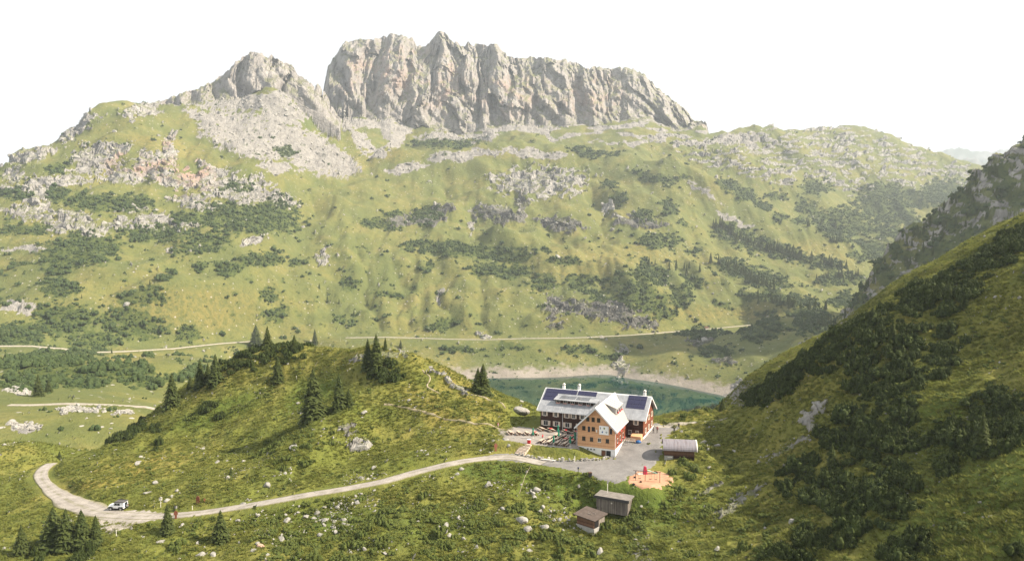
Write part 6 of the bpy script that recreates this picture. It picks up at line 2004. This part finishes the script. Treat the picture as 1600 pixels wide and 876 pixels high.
# ================================================================ people
def person_mesh(name, cols, stride=.22, lean=.05, arm=.25, sit=False):
    """a walking or standing body: one skinned surface, clothes by height"""
    V = [(0, 0, .96), (0, .01 + lean * .2, 1.15), (0, lean * .6, 1.38), (0, lean * .8, 1.50), (0, lean + .02, 1.60), (0, lean + .03, 1.72)]
    rad = [(.13, .10), (.12, .09), (.15, .10), (.055, .055), (.085, .095), (.07, .08)]
    E = [(0, 1), (1, 2), (2, 3), (3, 4), (4, 5)]
    def chain(root, pts):
        last = root
        for p_, r_ in pts:
            V.append(p_); rad.append((r_, r_))
            E.append((last, len(V) - 1)); last = len(V) - 1
    for s in (-1, 1):
        f = s * stride
        chain(0, [((s * .10, 0, .90), .10), ((s * .10, f * .6 + .04, .52), .062), ((s * .10, f - .02 * s, .09), .042), ((s * .105, f + .14, .035), .038)])
        chain(2, [((s * .19, lean * .6, 1.40), .062), ((s * .25, -f * arm * 2 + lean * .5, 1.13), .045), ((s * .25, -f * arm * 3 + .12, .92), .034), ((s * .25, -f * arm * 3 + .16, .82), .036)])
    me = bpy.data.meshes.new(name)
    me.from_pydata(V, E, [])
    o = bpy.data.objects.new(name, me)
    COL.objects.link(o)
    o.modifiers.new('skin', 'SKIN')
    if not me.skin_vertices:
        return None
    for sv, r_ in zip(me.skin_vertices[0].data, rad):
        sv.radius = r_
    me.skin_vertices[0].data[0].use_root = True
    ss_ = o.modifiers.new('sub', 'SUBSURF')
    ss_.levels = ss_.render_levels = 1
    dg = bpy.context.evaluated_depsgraph_get()
    out = bpy.data.meshes.new_from_object(o.evaluated_get(dg))
    bpy.data.objects.remove(o)
    out.name = name
    out.materials.clear()
    for c in cols:
        out.materials.append(c)
    mi = []
    for q in out.polygons:
        c = q.center
        if c.z > 1.66 or (c.z > 1.56 and c.y < lean - .02):
            k_ = 3
        elif c.z > 1.47:
            k_ = 2
        elif abs(c.x) > .2 and c.z < .98:
            k_ = 2
        elif c.z < .10:
            k_ = 3
        elif c.z < .98:
            k_ = 1
        else:
            k_ = 0
        mi.append(k_)
    out.polygons.foreach_set('material_index', mi)
    return out
M_SKIN = plain('skin', (.42, .25, .18), .6)
M_HAIR = plain('dark_hair', (.03, .02, .015), .7)
cloth = lambda n_, c: plain(n_, c, .85)
def add_person(px, py, rz, cols, lb, pack=None, **kw):
    x, y, z = hit(px, py)
    me = person_mesh('person', [cols[0], cols[1], M_SKIN, M_HAIR], **kw)
    if me is None:
        return
    o = link('person', me)
    o.location, o.rotation_euler = (x, y, z + .08), (0, 0, rz)
    tag(o, lb, 'person')
    if pack:
        MB().box(-.17, .17, -.32, -.11, 1.0, 1.48).build('rucksack', pack, o, .04)
add_person(1021, 677, 2.6, (cloth('grey_shirt', (.25, .26, .28)), cloth('dark_trousers', (.03, .03, .04))), 'person in a grey shirt standing beside the right end of the house', stride=.06)
add_person(1027, 676.5, 3.0, (cloth('red_jacket', (.30, .05, .05)), cloth('brown_trousers', (.08, .06, .045))), 'person in a dark red jacket standing on the forecourt', stride=.10)
add_person(1053.5, 677, -.5, (cloth('olive_shirt', (.07, .08, .04)), cloth('black_trousers', (.02, .02, .022))), 'nearer of two hikers walking where the footpath starts', stride=.30, lean=.08)
add_person(1060.5, 670.5, -.6, (cloth('black_shirt', (.03, .03, .035)), cloth('blue_trousers', (.03, .04, .08))), 'farther of two hikers with a dark rucksack on the footpath', M_CARD, stride=.28, lean=.10)
add_person(848, 689, 1.0, (cloth('red_shirt', (.45, .04, .05)), cloth('black_shorts', (.02, .02, .022))), 'person in a red shirt standing among the left terrace tables', stride=.08)
print('things', round(time.time() - T0, 1))
# ================================================================ single trees
def spruce(px, py, top, k_, label, wide=1.0, group=None, y0=60):
    x, y, z = hit(px, py, y0)
    h = (py - top) * y / FPX * 1.02
    o = thing('spruce', label, 'tree', (x, y, z - .15), RNG.uniform(0, 6.28), group)
    c = link('crown', SPRUCES[k_ % 4], o)
    t = link('trunk', TRUNKS[k_ % 2], o)
    c.scale = (h * wide, h * wide, h)
    t.scale = (h * 1.0, h * 1.0, h)
    return o
for i, r_ in enumerate((
    (490, 657, 573, 1.15, 'tallest dense dark spruce standing alone in front of the knoll'), (530, 638, 582, 1.0, 'slender pale green spruce right of the tallest one'), (545, 632, 606, 1.15, 'short bushy spruce touching the slender one'),
    (575, 575, 528, 1.05, 'left twin of the spruce pair on the knoll crest'), (588, 575, 521, 1.15, 'right twin of the spruce pair on the knoll crest'), (602, 545, 526, .9, 'little spruce just behind the twin spruces'), (626, 543, 530, .9, 'tiny spruce beside the pole with the flag'),
    (434, 594, 555, 1.15, 'small bushy spruce in the meadow left of the tallest spruce'), (269, 633, 582, 1.15, 'broad spruce at the lower left end of the knoll'), (313, 604, 561, 1.15, 'left spruce of the three on the left shoulder of the knoll'), (337, 600, 552, 1.0, 'right spruce of the three on the left shoulder of the knoll'), (325, 598, 566, 1.0, 'short middle spruce of the three on the left shoulder'), (297, 607, 585, 1.1, 'low spruce below the left shoulder trees'),
    (492, 537, 514, 1.0, 'small dark spruce on the skyline of the knoll'), (400, 540, 507, 1.2, 'tall spruce among the dwarf pines on the knoll top'), (418, 541, 509, 1.2, 'second tall spruce among the dwarf pines on the knoll top'), (460, 548, 522, 1.2, 'round spruce between thicket and skyline'),
    (755, 612, 567, 1.35, 'dark spruce standing before the lake at the right foot of the knoll'), (747, 610, 573, 1.1, 'smaller spruce leaning on the dark one before the lake'), (60, 619, 584, 1.1, 'dark spruce above the farm track at the left edge'), (76, 612, 591, 1.2, 'lighter spruce above the farm track'), (93, 716, 703, 1.2, 'tiny spruce at the hidden end of the road'),
    (84, 853, 789, 1.3, 'leftmost large spruce of the cluster below the road bend'), (104, 858, 792, 1.25, 'second large spruce of the cluster below the road bend'), (128, 855, 793, 1.2, 'third large spruce of the cluster below the road bend'), (150, 850, 802, 1.1, 'rightmost spruce of the cluster below the road bend'), (34, 864, 817, 1.0, 'thin spruce near the lower left corner'), (262, 829, 785, 1.1, 'lone spruce beside the road junction'), (345, 845, 794, 1.2, 'bushy spruce below the road right of the junction'), (361, 741, 727, 1.1, 'tiny light green spruce in the lower meadow'),
    (1129, 640, 621, 1.2, 'small yellow green spruce at the end of the footpath by the lake'), (1535, 706, 640, .9, 'pale spruce among the dark pines on the right slope'), (1300, 725, 690, 1.0, 'light spruce tip rising from the pines in the middle of the right slope'), (1395, 530, 497, .9, 'light spruce tip on the ridge of the right slope'), (1483, 470, 440, .9, 'spruce tip high on the ridge of the right slope'),
    (1364, 498, 478, 1.3, 'round yellow green tree on the ridge in front of the crag'))):
    spruce(r_[0], r_[1], r_[2], i, r_[4], r_[3])

# ---- rows of spruces on the far slopes
def far_row(pts, n, hpx, spread, label, group):
    pts = np.array(pts, float)
    seg = np.concatenate([[0], np.cumsum(np.hypot(*np.diff(pts, axis=0).T))])
    for i in range(n):
        t = RNG.uniform(0, seg[-1])
        px, py = np.interp(t, seg, pts[:, 0]) + RNG.normal(0, spread), np.interp(t, seg, pts[:, 1]) + RNG.normal(0, spread * .45)
        x, y, z = hit(px, py, 420, 2500)
        h = hpx * RNG.uniform(.65, 1.25) * y / FPX
        o = link('far_spruce', FARSPRUCES[i % 3], None, label=label, category='tree', group=group)
        o.location, o.scale, o.rotation_euler = (x, y, z - .3), (h * RNG.uniform(.9, 1.25),) * 2 + (h,), (0, 0, RNG.uniform(0, 6))
far_row([(1125, 355), (1150, 372), (1180, 386), (1210, 396)], 46, 14, 6, 'dark spruce in the upper tree belt of the far right slope', 'spruces in the upper belt')
far_row([(1205, 392), (1250, 405), (1290, 414), (1322, 420)], 52, 14, 4, 'dark spruce in the straight row ending the upper belt', 'spruces in the straight row')
far_row([(1125, 412), (1160, 430), (1190, 446), (1215, 450)], 40, 14, 6, 'dark spruce in the middle tree belt above the valley meadow', 'spruces in the middle belt')
far_row([(1180, 466), (1215, 474), (1250, 480), (1290, 484)], 34, 13, 6, 'dark spruce in the lowest belt above the lane', 'spruces in the lowest belt')
far_row([(1255, 440), (1300, 436), (1340, 432)], 18, 13, 6, 'spruce near the foot of the crag in the valley', 'spruces by the valley foot')
far_row([(1265, 340), (1300, 370), (1330, 385)], 16, 12, 8, 'spruce high on the far right slope', 'spruces high on the right')
far_row([(1250, 510), (1290, 510), (1320, 500)], 14, 13, 8, 'spruce on the shaded spur right of the lake', 'spruces on the shaded spur')
far_row([(1020, 415), (1053, 425), (1085, 425)], 10, 13, 8, 'lone spruce above the dark cliff band', 'spruces above the cliff band')
far_row([(1345, 462), (1375, 428), (1412, 392), (1445, 356), (1475, 330), (1515, 298), (1560, 265)], 40, 15, 5, 'dark spruce on the edge of the grey crag', 'spruces on the crag edge')
far_row([(1405, 420), (1450, 390), (1500, 345), (1560, 310)], 22, 15, 10, 'dark spruce growing on the face of the grey crag', 'spruces on the crag face')
far_row([(680, 380), (760, 395), (800, 410)], 10, 9, 8, 'small spruce in the scrub of the middle slope', 'spruces in the middle scrub')
far_row([(655, 420), (550, 497), (440, 405), (120, 470), (190, 560)], 8, 10, 6, 'single small spruce on the open left slope', 'single spruces on the left slope')

# ---- dwarf pines on the near slopes, each one a plant
PINEMASS = [(1190, 622, 24, 13, -30), (1225, 600, 32, 17, -30), (1265, 578, 36, 20, -30), (1310, 553, 42, 26, -28), (1360, 528, 46, 30, -28), (1405, 510, 46, 32, -28), (1445, 482, 46, 34, -30), (1485, 460, 42, 32, -30), (1520, 432, 36, 24, -35), (1565, 395, 48, 20, -38), (1595, 372, 26, 16, -35),
            (1400, 560, 66, 34, -25), (1345, 598, 36, 20, -30), (1392, 622, 52, 34, -20), (1460, 552, 52, 36, -20), (1365, 664, 52, 42, -30), (1315, 690, 30, 34, -40), (1405, 695, 46, 26, 0), (1250, 742, 36, 28, -40), (1315, 765, 52, 38, -30), (1385, 795, 52, 36, -20), (1300, 840, 60, 24, -10), (1410, 742, 30, 20, 0), (1490, 682, 30, 36, 0), (1550, 642, 46, 40, 0), (1592, 655, 22, 50, 0), (1540, 695, 42, 22, 0), (1582, 862, 30, 20, 0), (1480, 735, 15, 18, 0), (1420, 855, 40, 24, 0), (1240, 865, 40, 16, 0)]
KNOLLMASS = [(420, 545, 46, 26, 0), (372, 562, 30, 16, 10), (462, 548, 22, 14, 0), (345, 585, 18, 8, 0), (605, 585, 26, 20, 20), (590, 596, 16, 10, 0), (520, 530, 26, 8, 0), (245, 700, 9, 7, 0), (340, 652, 8, 6, 0), (326, 640, 16, 8, 0), (200, 672, 34, 15, -25), (180, 682, 26, 10, -20), (90, 870, 40, 14, 0), (135, 868, 30, 12, 0), (245, 668, 10, 8, 0)]
def pine_zone(px, py):
    d = py + .6 * (px - 1180)          # how far below the ridge line
    if d < 690:
        return ('at the lake end of the ridge thicket' if px < 1270 else 'in the lower half of the ridge thicket' if px < 1370 else 'in the middle of the ridge thicket' if px < 1460 else 'high in the ridge thicket in front of the crag' if px < 1540 else 'at the top of the ridge thicket by the edge')
    if px > 1465:
        return 'in the separate thicket round the pale spruce'
    return ('under the ridge, above the pale rock slab' if py < 640 else 'beside the pale rock slab between the thickets' if py < 700 else 'in the lower thicket next to the open grass' if px < 1290 else 'in the heart of the lower thicket' if py < 800 else 'in the lowest thicket at the bottom of the slope')
bm_ = blob(cPX, cPY, PINEMASS, .25) * near * ~way
p_, i_, j_ = scatter(bm_ * (cY > 60), 235, 31)
def plant(meshes, name, pos, size, i, label, cat, group, zs=1.0):
    o = link(name, meshes[i % len(meshes)], None, label=label, category=cat, group=group)
    o.location, o.rotation_euler, o.scale = pos, (0, 0, RNG.uniform(0, 6.28)), (size, size * RNG.uniform(.8, 1.1), size * zs)
    return o
for i in range(235):
    sz_ = RNG.uniform(2.6, 6.2)
    lb = pine_zone(*proj(*p_[i]))
    lb = ('broad ' if sz_ > 4.4 else 'small ') + 'dark dwarf pine ' + lb
    plant(PINES, 'dwarf_pine', p_[i] - np.array((0, 0, .25)), sz_, i, lb, 'shrub', lb.replace('pine', 'pines', 1), RNG.uniform(.6, 1.15))
p_, i_, j_ = scatter(bm_ * (cY > 60), 2500, 33)
make_stuff('pine_thicket', PINES, p_ - np.array((0, 0, .2)), RNG.uniform(1.4, 3.6, 2500), 34, 'tangled dwarf pine filling the thickets of the right slope', zs=(0.7, 1.4))
km = blob(cPX, cPY, KNOLLMASS, .25) * near * ~way
p_, i_, j_ = scatter(km, 64, 35)
for i in range(64):
    low = p_[i][1] < 160
    plant(PINES, 'dwarf_pine', p_[i] - np.array((0, 0, .2)), RNG.uniform(1.8, 3.8), i, 'dwarf pine under the spruce cluster below the road bend' if low else 'dwarf pine in the dark thickets on top and flank of the knoll', 'shrub', 'dwarf pines below the bend' if low else 'dwarf pines on the knoll', RNG.uniform(.6, 1.1))
p_, i_, j_ = scatter(km, 260, 37)
make_stuff('knoll_scrub', PINES, p_, RNG.uniform(1.4, 3.2, 260), 38, 'low pine scrub filling the thickets of the knoll', zs=(.9, 1.7))
# ---- green alder and willow shrubs in the hollow
ALDERMASS = [(545, 790, 26, 9, 0), (600, 812, 40, 16, 0), (560, 840, 60, 20, 0), (480, 860, 50, 14, 0), (640, 778, 26, 10, 0), (690, 850, 40, 20, 0), (760, 810, 40, 16, 0), (720, 870, 60, 12, 0), (790, 795, 20, 10, 0), (850, 795, 14, 8, 0), (740, 780, 26, 10, 0), (900, 860, 40, 14, 0), (950, 830, 30, 12, 0), (330, 830, 40, 20, 0), (300, 850, 40, 14, 0), (1040, 716, 10, 9, 0), (1070, 735, 36, 14, 0), (1060, 770, 30, 10, 0), (990, 775, 30, 8, 0), (1000, 810, 20, 10, 0), (880, 775, 30, 8, 0), (860, 758, 40, 7, 0), (850, 740, 40, 6, 0), (480, 690, 60, 16, -10), (460, 720, 40, 12, 0), (420, 700, 26, 8, -20), (1065, 654, 14, 6, -15), (1090, 648, 24, 5, -18), (250, 640, 14, 5, 0), (230, 820, 24, 8, 0), (390, 815, 26, 9, 0), (1180, 860, 30, 10, 0), (1100, 865, 30, 10, 0), (870, 840, 20, 8, 0)]
am = blob(cPX, cPY, ALDERMASS, .4) * near * ~way
p_, i_, j_ = scatter(am, 280, 41)
for i in range(280):
    px_, py_ = proj(*p_[i])
    if py_ > 745 and px_ > 430:
        lb = 'leafy green shrub among boulders, ' + ('close to the two board sheds' if px_ > 860 else 'under the edge of the forecourt' if py_ < 775 else 'left of the small shed' if px_ > 740 else 'in the middle of the hollow' if px_ > 600 else 'in the left part of the hollow')
        g = lb.replace('shrub', 'shrubs', 1)
    elif px_ > 1000:
        lb, g = 'leafy green shrub round the sandpit and barrel roofed store', 'shrubs round the sandpit'
    elif py_ < 740:
        lb, g = 'low leafy shrub on the meadow side of the knoll', 'shrubs on the knoll meadow'
    else:
        lb, g = 'leafy green shrub below the road near the junction', 'shrubs near the junction'
    plant(ALDERS, 'green_shrub', p_[i] - np.array((0, 0, .15)), RNG.uniform(1.4, 3.4), i, lb, 'shrub', g, RNG.uniform(.7, 1.2))

hm = near * ~way * ((cPX > 380) & (cPX < 1010) & (cPY > 768)) * ss(.0, .45, fbm2(cX / 6, cY / 5, 3, 231)) * ss(768, 800, cPY)
hm = hm + near * ~way * ((cPX > 1000) & (cPX < 1300) & (cPY > 800)) * ss(.1, .5, fbm2(cX / 6, cY / 5, 3, 233)) * .6
p_, i_, j_ = scatter(hm, 1800, 43)
make_stuff('heath_mats', CUSHIONS + ALDERS, p_ - np.array((0, 0, .08)), RNG.uniform(.7, 2.2, 1800), 44, 'dark low mats of heath and willow covering the hollow', zs=(.45, .9))
# ================================================================ boulders
def boulder(px, py, w, h, label, k_, mesh=None, group=None, y0=60):
    x, y, z = hit(px, py, y0)
    w, h = w * .88, h * .9
    h = max(h, .5 * w)
    s = w * y / FPX
    o = link('boulder', mesh or BOULDERS[k_ % 7], None, label=label, category='boulder', group=group)
    o.location, o.scale, o.rotation_euler = (x, y, z - .10 * h * y / FPX), (s, s * .85, h * y / FPX * 1.05), (RNG.uniform(-.2, .2), RNG.uniform(-.2, .2), RNG.uniform(0, 6))
    return o
for i, r_ in enumerate((
    (811, 641, 36, 17, 'big pointed pale rock on the skyline left of the house'), (418, 757, 14, 17, 'tall pale boulder standing just above the road'), (378, 787, 13, 11, 'squat boulder at the uphill verge of the road'), (480, 806, 17, 13, 'largest pale boulder of the row below the road'), (397, 859, 16, 12, 'grey boulder next to the reddish one'),
    (332, 867, 16, 13, 'pale boulder at the bottom edge below the road'), (313, 866, 17, 10, 'flat boulder beside the pale one at the bottom edge'), (339, 722, 10, 8, 'single pale boulder in the middle of the meadow'), (467, 629, 11, 6, 'flat white stone left of the tallest spruce'), (462, 697, 24, 7, 'flat rock slab in the shrubs of the knoll flank'),
    (229, 769, 17, 7, 'low white rock in the meadow above the car'), (216, 722, 14, 6, 'flat grey rock in the meadow far above the car'), (251, 846, 18, 6, 'flat pale rock below the road junction'), (440, 842, 14, 9, 'rounded pale boulder under the row of roadside stones'), (501, 835, 13, 10, 'cube like boulder in the lower hollow'), (561, 785, 14, 15, 'upright boulder on the lower side of the road'),
    (527, 791, 10, 9, 'smaller boulder left of the upright one'), (635, 796, 10, 7, 'lone stone in the shrubs of the hollow'), (565, 697, 30, 10, 'bright white rock outcrop on the sunny flank of the knoll'), (762, 757, 13, 21, 'tall leaning boulder in the hollow below the forecourt'), (722, 733, 11, 9, 'boulder at the lower edge of the road'), (714, 740, 9, 7, 'stone touching the boulder at the road edge'),
    (703, 836, 13, 11, 'blocky boulder in the middle of the hollow'), (694, 820, 16, 9, 'wide boulder above the blocky one'), (777, 802, 14, 9, 'pale boulder on the path of stones in the hollow'), (786, 793, 11, 8, 'stone just above the pale boulder of the stone path'), (826, 824, 24, 13, 'broad heap like boulder left of the small shed'), (850, 823, 19, 12, 'grey boulder halfway to the small shed'),
    (813, 811, 30, 6, 'long flat brownish slab in the hollow'), (836, 776, 11, 9, 'boulder below the middle of the forecourt edge'), (937, 861, 18, 22, 'large slanting boulder at the bottom below the small shed'), (995, 842, 14, 7, 'flat stone on the gully trail'), (827, 860, 13, 8, 'stone at the bottom edge of the hollow'), (874, 811, 11, 9, 'grey block with a flat top near the small shed'),
    (1099, 691, 16, 8, 'first pale rock on the slope right of the barrel roofed store'), (1121, 695, 12, 7, 'second pale rock on the slope right of the store'), (1106, 702, 7, 11, 'narrow upright stone behind the store'), (1109, 729, 9, 6, 'small stone under the three rocks of the right slope'), (1148, 704, 9, 6, 'single stone higher on the right slope'), (1240, 814, 15, 16, 'pale rock between the dark pines low on the right slope'),
    (1412, 668, 26, 12, 'pale slab in the gap between the pine thickets'), (1420, 654, 14, 8, 'smaller slab above the one between the thickets'), (905, 759, 6, 8, 'pointed pale stone beside the forecourt edge'), (790, 686, 16, 7, 'row like white rocks left of the terrace'), (802, 684, 12, 7, 'white rock nearest the terrace path'), (795, 695, 8, 9, 'pale upright rock above the steps'), (1003, 790, 7, 5, 'small stone between the long shed and the sandpit'), (756, 528, 14, 9, 'grey rock beside the lakeside lane'))):
    boulder(r_[0], r_[1], r_[2], r_[3], r_[4], i, y0=400 if r_[4].endswith('lane') else 60)
boulder(408, 852, 15, 10, 'reddish boulder in the lower hollow', 0, REDBOULDER)
def px_zone(x0, x1, y0, y1):
    return ((cPX > x0) & (cPX < x1) & (cPY > y0) & (cPY < y1)).astype(float)
zones = [(px_zone(350, 560, 785, 815), 42, 'pale stone in the row of boulders along the lower road verge', 'stones along the lower verge'),
         (px_zone(560, 900, 735, 876) * ss(-.1, .5, fbm2(cX / 8, cY / 8, 2, 211)), 78, 'pale limestone block scattered in the hollow below the forecourt', 'blocks in the hollow'),
         (px_zone(250, 560, 815, 876) * ss(-.1, .5, fbm2(cX / 8, cY / 8, 2, 213)), 40, 'pale stone scattered below the road on the left', 'stones below the road on the left'),
         (px_zone(180, 560, 680, 790) * ss(.1, .6, fbm2(cX / 7, cY / 7, 2, 215)), 36, 'small pale stone in the meadow above the road', 'stones in the meadow'),
         (px_zone(560, 820, 570, 720) * ss(.1, .6, fbm2(cX / 7, cY / 7, 2, 217)), 34, 'small pale stone in the sunny turf of the knoll', 'stones on the sunny knoll'),
         (px_zone(1000, 1350, 650, 870) * ss(.2, .6, fbm2(cX / 7, cY / 7, 2, 219)), 22, 'pale rock in the turf of the right slope', 'rocks of the right slope')]
for q, (w_, n, lb, g) in enumerate(zones):
    p_, i_, j_ = scatter(w_ * near * ~way, n, 51 + q)
    for i in range(n):
        s = min(1.7, .40 + RNG.pareto(2.6) * .45)
        o = link('boulder', BOULDERS[(i + q) % 7], None, label=lb, category='boulder', group=g)
        o.location, o.scale, o.rotation_euler = p_[i] + np.array((0, 0, s * .04)), (s, s * .8, s * .8), (RNG.uniform(-.3, .3), RNG.uniform(-.3, .3), RNG.uniform(0, 6))
wt = near * ~way * (cY < 330) * (ss(.15, .6, fbm2(cX / 11, cY / 11, 3, 221)) * (.25 + px_zone(350, 950, 730, 876) * 1.2 + px_zone(0, 230, 600, 700) * 1.0))
p_, i_, j_ = scatter(wt, 3600, 57)
make_stuff('loose_stones', STONES, p_, np.clip(.22 + RNG.pareto(2.6, 3600) * .22, .2, 1.1), 58, 'small loose limestone stones in the near turf', tilt=.5)
wt = (cL != 1) * ((cY > 270) & (cY < 520)) * px_zone(0, 260, 590, 700) * cM['scree']
p_, i_, j_ = scatter(wt + 1e-9 * near, 1500, 59)
make_stuff('rubble', STONES, p_, np.clip(.5 + RNG.pareto(2.4, 1500) * .5, .4, 2.4), 60, 'pale rubble above and below the farm track', tilt=.5)
print('wild', round(time.time() - T0, 1), len(COL.objects))
print('total', round(time.time()-T0,1))
